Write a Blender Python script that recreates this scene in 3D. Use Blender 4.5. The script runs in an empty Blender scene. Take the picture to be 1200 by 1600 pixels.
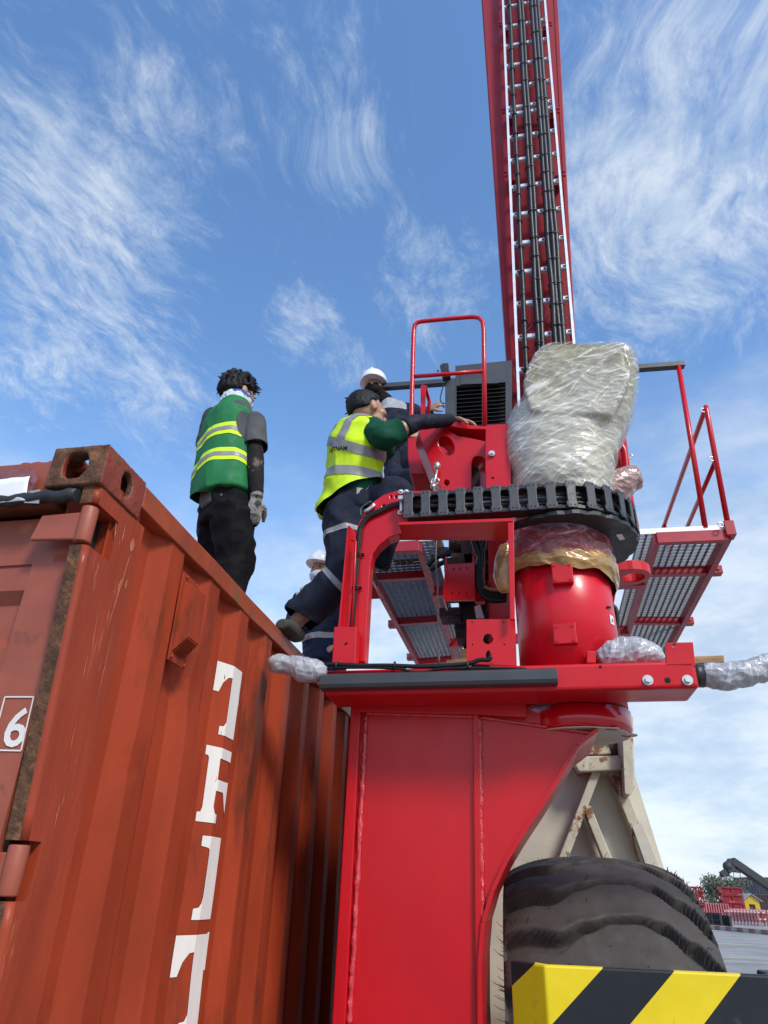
import bpy, bmesh, math, random
from math import sin, cos, pi, radians, sqrt, atan2
from mathutils import Vector as V3, Matrix, noise
random.seed(7)
S = bpy.context.scene; COL = S.collection
# ---------------------------------------------------------------- camera
FPX = 1072.0; PITCH = radians(28.9); ROLL = radians(1.7)
FW = V3((0, cos(PITCH), sin(PITCH)))
U0 = V3((0, -sin(PITCH), cos(PITCH))); R0 = V3((1, 0, 0))
RT = R0*cos(ROLL) + U0*sin(ROLL); UP = U0*cos(ROLL) - R0*sin(ROLL)
EYE = V3((0, 0, 1.6))
cd = bpy.data.cameras.new('camera'); cam = bpy.data.objects.new('camera', cd); COL.objects.link(cam)
cd.sensor_width = 36; cd.lens = FPX/1600*36; cd.clip_start = .05; cd.clip_end = 6000
m = Matrix((RT, UP, -FW)).transposed().to_4x4(); m.translation = EYE; cam.matrix_world = m
S.camera = cam
# ---------------------------------------------------------------- light
SUN_EL, SUN_AZ = radians(42), radians(149)      # azimuth clockwise from +Y: behind the photographer, to the right
S.view_settings.view_transform = 'Standard'; S.view_settings.look = 'None'
S.view_settings.exposure = EXPOSURE = 0.88; S.view_settings.gamma = 1
sd = V3((sin(SUN_AZ)*cos(SUN_EL), cos(SUN_AZ)*cos(SUN_EL), sin(SUN_EL)))
sl = bpy.data.lights.new('sun', 'SUN'); sl.energy = 1.6; sl.angle = radians(12); sl.color = (1, .95, .88)
so = bpy.data.objects.new('sun', sl); COL.objects.link(so); so.rotation_euler = sd.to_track_quat('Z', 'Y').to_euler(); so.location = (0, 0, 30)
W = bpy.data.worlds.new('World'); S.world = W; W.use_nodes = True

class NT:                                        # tiny node helper
    def __init__(s, tree): s.t = tree; s.n = tree.nodes; s.l = tree.links
    def add(s, typ, **kw):
        n = s.n.new(typ)
        for k, v in kw.items():
            if k.startswith('i_'):
                key = k[2:]; key = int(key) if key.isdigit() else key.replace('_', ' ')
                s.set(n.inputs[key], v)
            else: setattr(n, k, v)
        return n
    def set(s, sock, v):
        if isinstance(v, bpy.types.NodeSocket): s.l.new(v, sock)
        else: sock.default_value = v
    def math(s, op, a, b=0.0, clamp=False):
        n = s.n.new('ShaderNodeMath'); n.operation = op; n.use_clamp = clamp; s.set(n.inputs[0], a); s.set(n.inputs[1], b); return n.outputs[0]
    def vmath(s, op, a, b=(0, 0, 0)):
        n = s.n.new('ShaderNodeVectorMath'); n.operation = op; s.set(n.inputs[0], a); s.set(n.inputs[1], b)
        return n.outputs[1] if op in ('DOT_PRODUCT', 'LENGTH') else n.outputs[0]
    def rng(s, v, a, b, c=0.0, d=1.0, smooth=True):
        n = s.n.new('ShaderNodeMapRange'); n.interpolation_type = 'SMOOTHSTEP' if smooth else 'LINEAR'
        for i, x in enumerate((v, a, b, c, d)): s.set(n.inputs[i], x)
        return n.outputs[0]
    def noise(s, vec, scale, detail=4.0, rough=.55, dist=0.0):
        n = s.n.new('ShaderNodeTexNoise'); s.set(n.inputs['Vector'], vec)
        n.inputs['Scale'].default_value = scale; n.inputs['Detail'].default_value = detail
        n.inputs['Roughness'].default_value = rough; n.inputs['Distortion'].default_value = dist
        return n.outputs['Fac']
    def mix(s, f, a, b):
        n = s.n.new('ShaderNodeMix'); n.data_type = 'RGBA'; s.set(n.inputs[0], f)
        for i, c in ((6, a), (7, b)):
            if not isinstance(c, bpy.types.NodeSocket) and len(c) == 3: c = (*c, 1)
            s.set(n.inputs[i], c)
        return n.outputs[2]
    def mapping(s, vec, scale=(1, 1, 1), rot=(0, 0, 0), loc=(0, 0, 0)):
        n = s.n.new('ShaderNodeMapping'); s.set(n.inputs[0], vec); n.inputs[1].default_value = loc; n.inputs[2].default_value = rot; n.inputs[3].default_value = scale
        return n.outputs[0]
def _rs(s, vec, rot, scale):
    return s.mapping(s.mapping(vec, (1, 1, 1), rot), scale)
NT.rotscale = _rs                                # rotate first, then stretch
def pray(px, py): return FW + RT*((px-600)/FPX) + UP*((800-py)/FPX)

def build_sky():
    t = NT(W.node_tree); t.n.clear()
    out = t.add('ShaderNodeOutputWorld')
    sky = t.add('ShaderNodeTexSky', sky_type='NISHITA'); sky.sun_disc = False
    sky.sun_elevation = SUN_EL; sky.sun_rotation = SUN_AZ; sky.air_density = 1.0; sky.dust_density = .6; sky.ozone_density = 2.0
    d = t.add('ShaderNodeTexCoord').outputs['Generated']
    sep = t.add('ShaderNodeSeparateXYZ', i_0=d)
    z = t.math('MAXIMUM', sep.outputs[2], 0.0)
    inv = t.math('DIVIDE', 1.0, t.math('ADD', z, .12))
    p = t.vmath('MULTIPLY', d, t.add('ShaderNodeCombineXYZ', i_0=inv, i_1=inv, i_2=0.0).outputs[0])
    # wind-combed cirrus: warp, then stretch along one direction
    w1 = t.add('ShaderNodeTexNoise'); w1.inputs['Scale'].default_value = 1.6; w1.inputs['Detail'].default_value = 3
    t.set(w1.inputs['Vector'], p)
    pw = t.vmath('ADD', p, t.vmath('MULTIPLY', t.vmath('SUBTRACT', w1.outputs['Color'], (.5, .5, .5)), (.5, .5, 0)))
    fib = t.noise(t.rotscale(pw, (0, 0, radians(-58)), (1.2, 3.0, 1)), 4.6, 10, .66)
    fine = t.noise(t.rotscale(pw, (0, 0, radians(-75)), (4, 8, 1)), 4.2, 8, .72)
    clump = t.noise(p, 1.7, 5, .55)
    base = t.math('ADD', t.math('MULTIPLY', fib, .50), t.math('ADD', t.math('MULTIPLY', fine, .52), t.math('MULTIPLY', clump, .20)))
    cover = 0.0
    blobs = [(90, 400, .965, .9995, .15), (20, 480, .97, .9995, .12), (170, 190, .985, .9995, .13), (1080, 230, .955, .9995, .19), (960, 370, .985, .9995, .12), (1180, 120, .97, .9995, .10), (1150, 540, .985, .999, .10), (420, 110, .975, .9995, .11), (500, 170, .99, .9995, .05), (670, 450, .993, .9997, .17), (470, 505, .997, .9998, .22), (585, 275, .994, .9998, .10), (280, 655, .993, .9997, .17), (550, 570, .9985, .9999, .18)]
    for (x, y, a, b, wgt) in blobs:
        v = pray(x, y).normalized()
        cover = t.math('ADD', cover, t.rng(t.vmath('DOT_PRODUCT', t.vmath('NORMALIZE', d), tuple(v)), a, b, 0, wgt))
    # away from the view the cover is an even scatter
    back = t.rng(t.vmath('DOT_PRODUCT', d, (0, 1, 0)), .25, -.1, 0, .10)
    dens = t.math('ADD', base, t.math('ADD', cover, back))
    cir = t.rng(dens, .69, 1.10, 0, .78)
    # low milky stratus toward the horizon
    low = t.math('ADD', t.math('SUBTRACT', sep.outputs[2], t.math('MULTIPLY', sep.outputs[0], .12)), t.math('MULTIPLY', t.math('SUBTRACT', t.noise(t.mapping(d, (1, 1, 2.4)), 4.2, 7, .6), .5), .46))
    haze = t.rng(low, .64, .20, 0, .90)
    f = t.math('MAXIMUM', cir, haze)
    skyc = t.add('ShaderNodeHueSaturation', i_Saturation=1.14, i_Value=1.0, i_Color=sky.outputs[0])
    b1 = t.add('ShaderNodeBackground', i_Color=skyc.outputs[0], i_Strength=SKY_STRENGTH)
    shade = t.rng(t.noise(t.mapping(d, (1, 1, 2.6)), 6.5, 7, .6), .34, .64)
    cc = t.mix(shade, (.50, .63, .80), (.80, .87, .94))
    b2 = t.add('ShaderNodeBackground', i_Color=cc, i_Strength=CLOUD_STRENGTH)
    ms = t.add('ShaderNodeMixShader', i_0=f); t.l.new(b1.outputs[0], ms.inputs[1]); t.l.new(b2.outputs[0], ms.inputs[2])
    t.l.new(ms.outputs[0], out.inputs[0])
SKY_STRENGTH = .15; CLOUD_STRENGTH = .58
build_sky()

# ---------------------------------------------------------------- projection helpers: a point of the photograph, put on a chosen real plane
def on_plane(px, py, n, d):
    r = pray(px, py); return EYE + r*((d - n.dot(EYE))/n.dot(r))
def PY(px, py, Y): return on_plane(px, py, V3((0, 1, 0)), Y)
def PZ(px, py, Z): return on_plane(px, py, V3((0, 0, 1)), Z)
YAW = radians(11.5)
MX = V3((cos(YAW), -sin(YAW), 0)); MY = V3((sin(YAW), cos(YAW), 0)); M0 = V3((-.25, 2.75, 0)); ZZ = V3((0, 0, 1))
def PM(px, py, d): return on_plane(px, py, MY, MY.dot(M0) + d)      # machine frame: d metres behind its front face
CA = radians(11.2); CO = V3((-.727, 1.513, 0)); CU = V3((sin(CA), cos(CA), 0)); CV = V3((cos(CA), -sin(CA), 0))
def CP(u, v, z): return CO + CU*u + CV*v + ZZ*z                       # container frame
def CUV(px, py, u):
    p = on_plane(px, py, CU, CU.dot(CO) + u); return p

# ---------------------------------------------------------------- materials
MATS = {}
def mat(name, col, rough=.5, metal=0, coat=0, var=.12, vscale=3.0, bump=0.0, bscale=40, col2=None, c2=(.62, .7), c2scale=6, stretch=(1, 1, 1), spec=.5, extra=None):
    if name in MATS: return MATS[name]
    m = bpy.data.materials.new(name); m.use_nodes = True; t = NT(m.node_tree); b = t.n['Principled BSDF']
    co = t.add('ShaderNodeTexCoord').outputs['Object']
    co = t.mapping(co, stretch)
    n1 = t.noise(co, vscale, 5, .6)
    a = tuple(c*(1-var) for c in col); c_ = tuple(min(1, c*(1+var)) for c in col)
    colr = t.mix(t.rng(n1, .3, .7), a, c_)
    if col2:
        f = t.rng(t.noise(co, c2scale, 7, .65), c2[0], c2[1]); colr = t.mix(f, colr, col2)
    if extra: colr = extra(t, colr)
    t.set(b.inputs['Base Color'], colr)
    t.set(b.inputs['Roughness'], t.rng(t.noise(co, vscale*2.3, 4), .25, .75, max(.03, rough*.8), min(1, rough*1.2)))
    b.inputs['Metallic'].default_value = metal; b.inputs['Coat Weight'].default_value = coat; b.inputs['Coat Roughness'].default_value = .12
    b.inputs['Specular IOR Level'].default_value = spec
    if bump:
        bn = t.add('ShaderNodeBump', i_Strength=bump, i_Distance=.01, i_Height=t.noise(co, bscale, 5, .6)); t.l.new(bn.outputs[0], b.inputs['Normal'])
    MATS[name] = m; return m
RED = mat('red_paint', (.54, .002, .008), .36, spec=.35, coat=.2, var=.06, vscale=2.5, bump=.06, bscale=14)
RED_LEG = mat('red_plate_paint', (.54, .002, .008), .33, spec=.4, coat=.15, var=.09, vscale=1.8, bump=.35, bscale=3.5, col2=(.40, .010, .012), c2=(.60, .78), c2scale=3, stretch=(1, 1, .5))
RED_BEAD = mat('red_weld', (.58, .012, .022), .14, spec=.9, coat=.9, var=.1, vscale=60, bump=.9, bscale=90)
CONT = mat('container_paint', (.31, .043, .015), .58, spec=.18, var=.2, vscale=3, bump=.15, bscale=9, col2=(.12, .026, .012), c2=(.50, .72), c2scale=5, stretch=(1, 1, .35))
CONT_DOOR = mat('container_door_paint', (.31, .075, .040), .5, var=.18, vscale=4, bump=.1, bscale=12, col2=(.12, .035, .02), c2=(.6, .75), c2scale=7)
CONT_POST = mat('container_post_paint', (.30, .046, .018), .42, var=.16, vscale=5, bump=.22, bscale=26, col2=(.42, .12, .06), c2=(.60, .66), c2scale=11, stretch=(1.6, 1.6, .3), spec=.3)
RUST = mat('rust', (.10, .042, .018), .9, var=.45, vscale=22, bump=.8, bscale=60, col2=(.23, .10, .045), c2=(.5, .68), c2scale=26)
RUST_RAIL = mat('container_rail_paint', (.31, .060, .022), .45, var=.2, vscale=5, bump=.2, bscale=30, col2=(.20, .085, .03), c2=(.56, .70), c2scale=7)
BLACK = mat('black_plastic', (.018, .019, .021), .42, var=.2, vscale=8, bump=.05)
DGREY = mat('dark_grey_metal', (.045, .05, .056), .45, var=.1, vscale=4, bump=.03)
LINKM = mat('chain_link_grey', (.055, .058, .062), .5, var=.15, vscale=20)
RUBBER_GASKET = mat('gasket_rubber', (.02, .022, .024), .55, var=.3, vscale=10)
CABLE = mat('cable_black', (.012, .012, .013), .42, spec=.3, var=.2, vscale=30)
GALV = mat('galvanised_steel', (.17, .185, .20), .5, metal=.1, var=.12, vscale=18)
ALU = mat('bright_aluminium', (.80, .82, .84), .35, metal=.35, var=.08, vscale=12)
BOLT = mat('bolt_steel', (.62, .62, .60), .35, metal=.7, var=.1)
DARKHOLE = mat('dark_void', (.006, .005, .005), .9, var=.1)
WOOD = mat('plank_wood', (.36, .21, .09), .75, var=.25, vscale=5, bump=.3, bscale=30, stretch=(1, 8, 8))
CREAM = mat('cream_paint', (.56, .52, .42), .5, var=.1, vscale=4, bump=.12, bscale=20, col2=(.24, .10, .035), c2=(.63, .74), c2scale=4.5)
CREAM_RUST = mat('cream_paint_rusty', (.54, .49, .37), .6, var=.12, vscale=8, bump=.3, bscale=30, col2=(.19, .075, .025), c2=(.52, .60), c2scale=7)
RUBBER = mat('tyre_rubber', (.058, .050, .044), .7, var=.22, vscale=7, bump=.12, bscale=30, col2=(.085, .074, .064), c2=(.58, .74), c2scale=6, spec=.3)
YEL = mat('yellow_paint', (.78, .58, .004), .45, var=.05, vscale=8, bump=.05, bscale=30, col2=(.42, .30, .05), c2=(.60, .72), c2scale=9)
BLK_PAINT = mat('black_paint', (.016, .018, .022), .5, var=.15, vscale=6, bump=.05, bscale=30, spec=.3, col2=(.05, .05, .05), c2=(.60, .72), c2scale=9)
WHITE_LETTER = mat('white_letter_paint', (.74, .71, .64), .5, var=.05, vscale=10, col2=(.22, .06, .03), c2=(.64, .66), c2scale=16, stretch=(2.2, 2.2, .6))
PAPER = mat('paper', (.78, .79, .82), .7, var=.04, vscale=20, bump=.1, bscale=8)
SKIN = mat('skin', (.40, .215, .135), .5, var=.12, vscale=14, bump=.05)
HAIR = mat('hair_black', (.008, .007, .007), .62, spec=.3, var=.3, vscale=40, bump=.9, bscale=55, stretch=(1, 1, .35))
NAVY = mat('navy_cloth', (.017, .021, .036), .85, var=.22, vscale=9, bump=.35, bscale=14, spec=.15)
NAVYB = mat('blue_navy_cloth', (.014, .023, .05), .85, var=.22, vscale=9, bump=.35, bscale=14, spec=.15)
BLACKC = mat('black_cloth', (.006, .006, .007), .85, var=.25, vscale=9, bump=.35, bscale=14, spec=.15)
GREYC = mat('grey_shirt_cloth', (.085, .088, .092), .9, var=.15, vscale=9, bump=.3, bscale=16, spec=.15)
SLEEVE = mat('patterned_sleeve', (.020, .018, .018), .8, var=.2, vscale=10, bump=.2, bscale=25, col2=(.16, .12, .10), c2=(.55, .62), c2scale=10, spec=.15)
SLEEVEN = mat('navy_sleeve', (.016, .019, .030), .6, var=.2, vscale=10, bump=.2, bscale=25, spec=.15)
GREENC = mat('dark_green_cloth', (.004, .060, .032), .8, var=.15, vscale=8, bump=.3, bscale=16, spec=.15)
REFL = mat('reflective_grey', (.26, .265, .27), .45, var=.1, vscale=30, bump=.1)
GLOVE = mat('grey_knit_glove', (.26, .25, .23), .9, var=.35, vscale=22, bump=.6, bscale=90, col2=(.035, .034, .033), c2=(.52, .6), c2scale=16)
SHOE = mat('shoe_grey_green', (.05, .05, .04), .8, var=.2, vscale=12, bump=.3)
HELMET = mat('white_helmet', (.80, .81, .82), .3, var=.03)
MASKW = mat('pale_face_cloth', (.55, .57, .62), .85, var=.1, bump=.2, bscale=20, col2=(.22, .24, .30), c2=(.55, .62), c2scale=25)
MASKB = mat('black_face_cloth', (.011, .011, .012), .85, var=.2, bump=.3, bscale=16, spec=.15)
GREYW = mat('pale_grey_cloth', (.33, .35, .38), .85, var=.15, vscale=30, bump=.3, bscale=20)
SCARF = mat('printed_scarf', (.60, .66, .66), .8, var=.15, bump=.35, bscale=16, col2=(.05, .08, .30), c2=(.54, .58), c2scale=9)
def film(name, col, rough=.2, dark=.45, aniso=9, scale=5.5, alpha=(1, 1), z=(0, 1), white=.42, crinkle=.5, dirs=((.25, .3, 0), (0, .75, .5), (.2, -.55, .2))):
    """stretch film: strands pulled in a few directions, crinkled facets, optionally see-through between the strands"""
    m = bpy.data.materials.new(name); m.use_nodes = True; t = NT(m.node_tree); b = t.n['Principled BSDF']
    g = t.add('ShaderNodeNewGeometry').outputs['Position']
    w = t.add('ShaderNodeTexNoise'); w.inputs['Scale'].default_value = 1.6; t.set(w.inputs['Vector'], g)
    gw = t.vmath('ADD', g, t.vmath('MULTIPLY', w.outputs['Color'], (.22, .22, .22)))
    ss = [t.noise(t.rotscale(gw, r, (.9, .9, aniso)), scale, 6, .6) for r in dirs]
    s = t.math('MAXIMUM', ss[0], t.math('MAXIMUM', t.math('SUBTRACT', ss[1], .03), t.math('SUBTRACT', ss[2], .04)))
    vo = t.add('ShaderNodeTexVoronoi'); vo.inputs['Scale'].default_value = 22; t.set(vo.inputs['Vector'], t.mapping(gw, (1, 1, 1.8), (.3, .5, 0)))
    big = t.noise(g, 4, 4)
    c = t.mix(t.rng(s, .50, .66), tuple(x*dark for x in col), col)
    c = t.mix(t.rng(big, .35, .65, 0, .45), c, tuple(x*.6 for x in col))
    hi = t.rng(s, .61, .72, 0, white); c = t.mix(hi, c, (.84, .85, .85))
    t.set(b.inputs['Base Color'], c); b.inputs['Roughness'].default_value = rough
    b.inputs['Coat Weight'].default_value = .5; b.inputs['Coat Roughness'].default_value = .08
    if alpha != (1, 1):
        zz = t.add('ShaderNodeSeparateXYZ', i_0=g).outputs[2]; base = t.rng(zz, z[0], z[1], alpha[0], alpha[1])
        t.set(b.inputs['Alpha'], t.math('ADD', base, t.math('ADD', t.rng(s, .52, .68, 0, .5), t.rng(big, .4, .65, -.12, .12)), True))
    h = t.math('ADD', t.math('MULTIPLY', s, 1.0), t.math('MULTIPLY', vo.outputs['Distance'], crinkle))
    bn = t.add('ShaderNodeBump', i_Strength=.9, i_Distance=.014, i_Height=h); t.l.new(bn.outputs[0], b.inputs['Normal']); return m
FILM_BIG = film('clear_stretch_film', (.84, .81, .69), dark=.80, alpha=(.58, .20), z=(3.6, 4.1))
DRIVE_OLIVE = mat('olive_drive_housing', (.20, .175, .055), .5, var=.3, vscale=5)
DRIVE_GREY = mat('pale_drive_body', (.56, .51, .36), .5, var=.35, vscale=6)
FILM_PIPE = film('silver_stretch_film', (.62, .63, .66), .16, dark=.6, crinkle=.6, dirs=((0, 1.2, 0), (.5, 1.7, .3), (0, .5, .4)))
FILM_PINK = film('pink_stretch_film', (.60, .36, .33), .2, dark=.6, crinkle=.9)
FILM_RED = film('clear_film_over_red', (.42, .09, .09), .16, dark=.6, white=.5, crinkle=.7)
FILM_AMBER = film('amber_plastic_bag', (.56, .33, .11), .22, dark=.62, white=.12, crinkle=.25, aniso=3, scale=4)

# ---------------------------------------------------------------- object helpers
def tag(o, label=None, cat=None, group=None, kind=None):
    if label: o['label'] = label
    if cat: o['category'] = cat
    if group: o['group'] = group
    if kind: o['kind'] = kind
    return o
def thing(name, loc, label, cat, group=None):
    o = bpy.data.objects.new(name, None); COL.objects.link(o); o.location = loc; o.empty_display_size = .2
    return tag(o, label, cat, group)
def wloc(o):
    l = V3((0, 0, 0))
    while o is not None: l = l + V3(o.location); o = o.parent
    return l
def link_mesh(name, me, material, parent=None, smooth=False, base=None):
    """vertices of me are in world space; the object's origin goes to base (or its own centre)"""
    mats = material if isinstance(material, (list, tuple)) else [material]
    if not me.materials:
        for x in mats: me.materials.append(x)
    vs = [v.co for v in me.vertices]
    lo = V3([min(v[i] for v in vs) for i in range(3)]); hi = V3([max(v[i] for v in vs) for i in range(3)])
    c = V3(base) if base is not None else (lo+hi)/2
    me.transform(Matrix.Translation(-c))
    o = bpy.data.objects.new(name, me); COL.objects.link(o)
    if parent is not None:
        o.parent = parent; o.location = c - wloc(parent)
    else: o.location = c
    if smooth:
        for p in me.polygons: p.use_smooth = True
    return o
class MB:                                         # collects shapes for ONE mesh object
    def __init__(s): s.bm = bmesh.new(); s.mi = 0
    def face(s, pts):
        f = s.bm.faces.new([s.bm.verts.new(p) for p in pts]); f.material_index = s.mi; return f
    def box(s, c, hx, hy, hz, ax=None):
        ax = ax or (V3((1, 0, 0)), V3((0, 1, 0)), ZZ); c = V3(c)
        v = [s.bm.verts.new(c + ax[0]*(hx*i) + ax[1]*(hy*j) + ax[2]*(hz*k)) for k in (-1, 1) for j in (-1, 1) for i in (-1, 1)]
        for q in ((0, 2, 3, 1), (4, 5, 7, 6), (0, 1, 5, 4), (2, 6, 7, 3), (0, 4, 6, 2), (1, 3, 7, 5)):
            f = s.bm.faces.new([v[i] for i in q]); f.material_index = s.mi
        return s
    def hexa(s, a, b):                            # two quads (lists of 4 points)
        va = [s.bm.verts.new(p) for p in a]; vb = [s.bm.verts.new(p) for p in b]; n = len(a)
        fs = [s.bm.faces.new(va[::-1]), s.bm.faces.new(vb)]
        for i in range(n): fs.append(s.bm.faces.new((va[i], va[(i+1) % n], vb[(i+1) % n], vb[i])))
        for f in fs: f.material_index = s.mi
        return s
    def bar(s, a, b, w, h, up=ZZ):                # rectangular bar from a to b
        a, b = V3(a), V3(b); x = (b-a); L = x.length; x.normalize(); y = up.cross(x)
        if y.length < 1e-4: y = V3((0, 1, 0)).cross(x)
        y.normalize(); z = x.cross(y); return s.box((a+b)/2, L/2, w/2, h/2, (x, y, z))
    def plate(s, outer, holes, back):             # flat outline with holes, extruded by vector back
        bm = bmesh.new()
        def loop(pts):
            vs = [bm.verts.new(p) for p in pts]
            return [bm.edges.new((vs[i], vs[(i+1) % len(vs)])) for i in range(len(vs))]
        es = loop(outer)
        for h in holes: es += loop(h)
        r = bmesh.ops.triangle_fill(bm, use_beauty=True, use_dissolve=False, edges=es)
        fs = [f for f in r['geom'] if isinstance(f, bmesh.types.BMFace)]
        if holes: pass
        back = V3(back)
        for f in fs:
            f.normal_update()
            if f.normal.dot(back) > 0: f.normal_flip()
        ret = bmesh.ops.extrude_face_region(bm, geom=bm.faces[:], use_keep_orig=True)
        nv = [g for g in ret['geom'] if isinstance(g, bmesh.types.BMVert)]
        bmesh.ops.translate(bm, verts=nv, vec=back)
        bmesh.ops.recalc_face_normals(bm, faces=bm.faces[:])
        return s.merge(bm)
    def merge(s, bm):
        mp = {v: s.bm.verts.new(v.co) for v in bm.verts}
        for f in bm.faces:
            try: g = s.bm.faces.new([mp[v] for v in f.verts]); g.material_index = s.mi; g.smooth = f.smooth
            except ValueError: pass
        bm.free(); return s
    def tube(s, pts, r, n=10, rx=None, cap=True, smooth=True, side=None, sup=2.0):
        """tube through pts; r number or list; optional rx list: half widths along side, r = other half width"""
        pts = [V3(p) for p in pts]; N = len(pts)
        r = r if isinstance(r, (list, tuple)) else [r]*N
        rx = rx or r; sup = sup if isinstance(sup, (list, tuple)) else [sup]*N
        prev = None; rings = []
        for i, p in enumerate(pts):
            t = (pts[min(i+1, N-1)] - pts[max(i-1, 0)]).normalized()
            if side is not None: x = V3(side) - t*V3(side).dot(t)
            elif prev is None: x = t.orthogonal()
            else: x = prev - t*prev.dot(t)
            x.normalize(); prev = x; y = t.cross(x)
            ring = []
            for k in range(n):
                a = 2*pi*k/n; c_, s_ = cos(a), sin(a); e = 2/sup[i]
                c_ = math.copysign(abs(c_)**e, c_); s_ = math.copysign(abs(s_)**e, s_)
                ring.append(s.bm.verts.new(p + x*(c_*rx[i]) + y*(s_*r[i])))
            rings.append(ring)
        for i in range(N-1):
            for k in range(n):
                f = s.bm.faces.new((rings[i][k], rings[i][(k+1) % n], rings[i+1][(k+1) % n], rings[i+1][k])); f.smooth = smooth; f.material_index = s.mi
        if cap:
            for ring, fl in ((rings[0], True), (rings[-1], False)):
                f = s.bm.faces.new(ring[::-1] if fl else ring); f.material_index = s.mi
        return s
    def ball(s, c, r, ax=None, seg=14):
        r = r if isinstance(r, (list, tuple)) else (r, r, r); ax = ax or (V3((1, 0, 0)), V3((0, 1, 0)), ZZ); c = V3(c)
        bm = bmesh.new(); bmesh.ops.create_uvsphere(bm, u_segments=seg, v_segments=max(6, seg*2//3), radius=1)
        for v in bm.verts: v.co = c + ax[0]*(v.co.x*r[0]) + ax[1]*(v.co.y*r[1]) + ax[2]*(v.co.z*r[2])
        for f in bm.faces: f.smooth = True
        return s.merge(bm)
    def cyl(s, a, b, r, n=20, r2=None, smooth=True): return s.tube([a, b], [r, r if r2 is None else r2], n, smooth=smooth)
    def build(s, name, material, parent=None, bevel=0, seg=2, smooth=False, base=None):
        me = bpy.data.meshes.new(name); s.bm.normal_update(); s.bm.to_mesh(me); s.bm.free()
        o = link_mesh(name, me, material, parent, smooth, base)
        if bevel:
            b = o.modifiers.new('bevel', 'BEVEL'); b.width = bevel; b.segments = seg; b.limit_method = 'ANGLE'; b.angle_limit = radians(40); b.harden_normals = False
        return o
def catmull(pts, k=6):
    pts = [V3(p) for p in pts]; out = []
    P = [pts[0]*2-pts[1]] + pts + [pts[-1]*2-pts[-2]]
    for i in range(1, len(P)-2):
        for j in range(k):
            t = j/k; a, b, c, d = P[i-1], P[i], P[i+1], P[i+2]
            out.append(.5*((2*b) + (c-a)*t + (2*a-5*b+4*c-d)*t*t + (3*b-a-3*c+d)*t**3))
    out.append(pts[-1]); return out
def interp(vals, k=6): return [max(1e-4, v.x) for v in catmull([V3((x, 0, 0)) for x in vals], k)]
def ltube(mb, pts, r, n=14, k=5, rx=None, side=None, sup=2.0, **kw):
    if isinstance(sup, (list, tuple)): sup = interp(sup, k)
    return mb.tube(catmull(pts, k), interp(r, k), n, rx=interp(rx, k) if rx else None, side=side, sup=sup, **kw)
def remesh(mb, voxel, smooth=4, amp=0.0, nscale=8.0, seed=0, amp2=0, nscale2=30, stretch=(1, 1, 1)):
    """fuse everything in mb into one continuous surface and return the mesh"""
    me = bpy.data.meshes.new('fused'); bmesh.ops.recalc_face_normals(mb.bm, faces=mb.bm.faces[:]); mb.bm.to_mesh(me); mb.bm.free()
    o = bpy.data.objects.new('fused', me); COL.objects.link(o)
    r = o.modifiers.new('r', 'REMESH'); r.mode = 'VOXEL'; r.voxel_size = voxel
    if smooth: s = o.modifiers.new('s', 'SMOOTH'); s.iterations = smooth; s.factor = .5
    dg = bpy.context.evaluated_depsgraph_get(); ev = o.evaluated_get(dg); nm = bpy.data.meshes.new_from_object(ev)
    bpy.data.objects.remove(o); bpy.data.meshes.remove(me)
    if amp or amp2:
        nor = [V3(v.normal) for v in nm.vertices]
        for v, n in zip(nm.vertices, nor):
            q = V3((v.co.x*stretch[0], v.co.y*stretch[1], v.co.z*stretch[2]))
            dlt = amp*noise.fractal(q*nscale + V3((seed, 3.1, 7.7)), 1, 2, 3) + (amp2*(1-2*abs(noise.noise(q*nscale2+V3((seed*2, 0, 0))))) if amp2 else 0)
            v.co += n*dlt
    for p in nm.polygons: p.use_smooth = True
    nm.materials.clear(); return nm
def circ(c, r, ax, ay, n=20, ry=None): return [V3(c) + ax*(r*cos(2*pi*i/n)) + ay*((ry or r)*sin(2*pi*i/n)) for i in range(n)]
def text_mesh(body, size, origin, ax, ay, off=0.0, thick=.0006, bold=0.0):
    cu = bpy.data.curves.new('lettering', 'FONT'); cu.body = body; cu.size = size; cu.extrude = thick; cu.offset = bold; cu.resolution_u = 3
    o = bpy.data.objects.new('lettering', cu); COL.objects.link(o)
    dg = bpy.context.evaluated_depsgraph_get(); me = bpy.data.meshes.new_from_object(o.evaluated_get(dg)); bpy.data.objects.remove(o)
    az = ax.cross(ay); o0 = V3(origin)
    for v in me.vertices: v.co = o0 + ax*v.co.x + ay*v.co.y + az*(v.co.z + off)
    me.materials.clear(); return me
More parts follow.
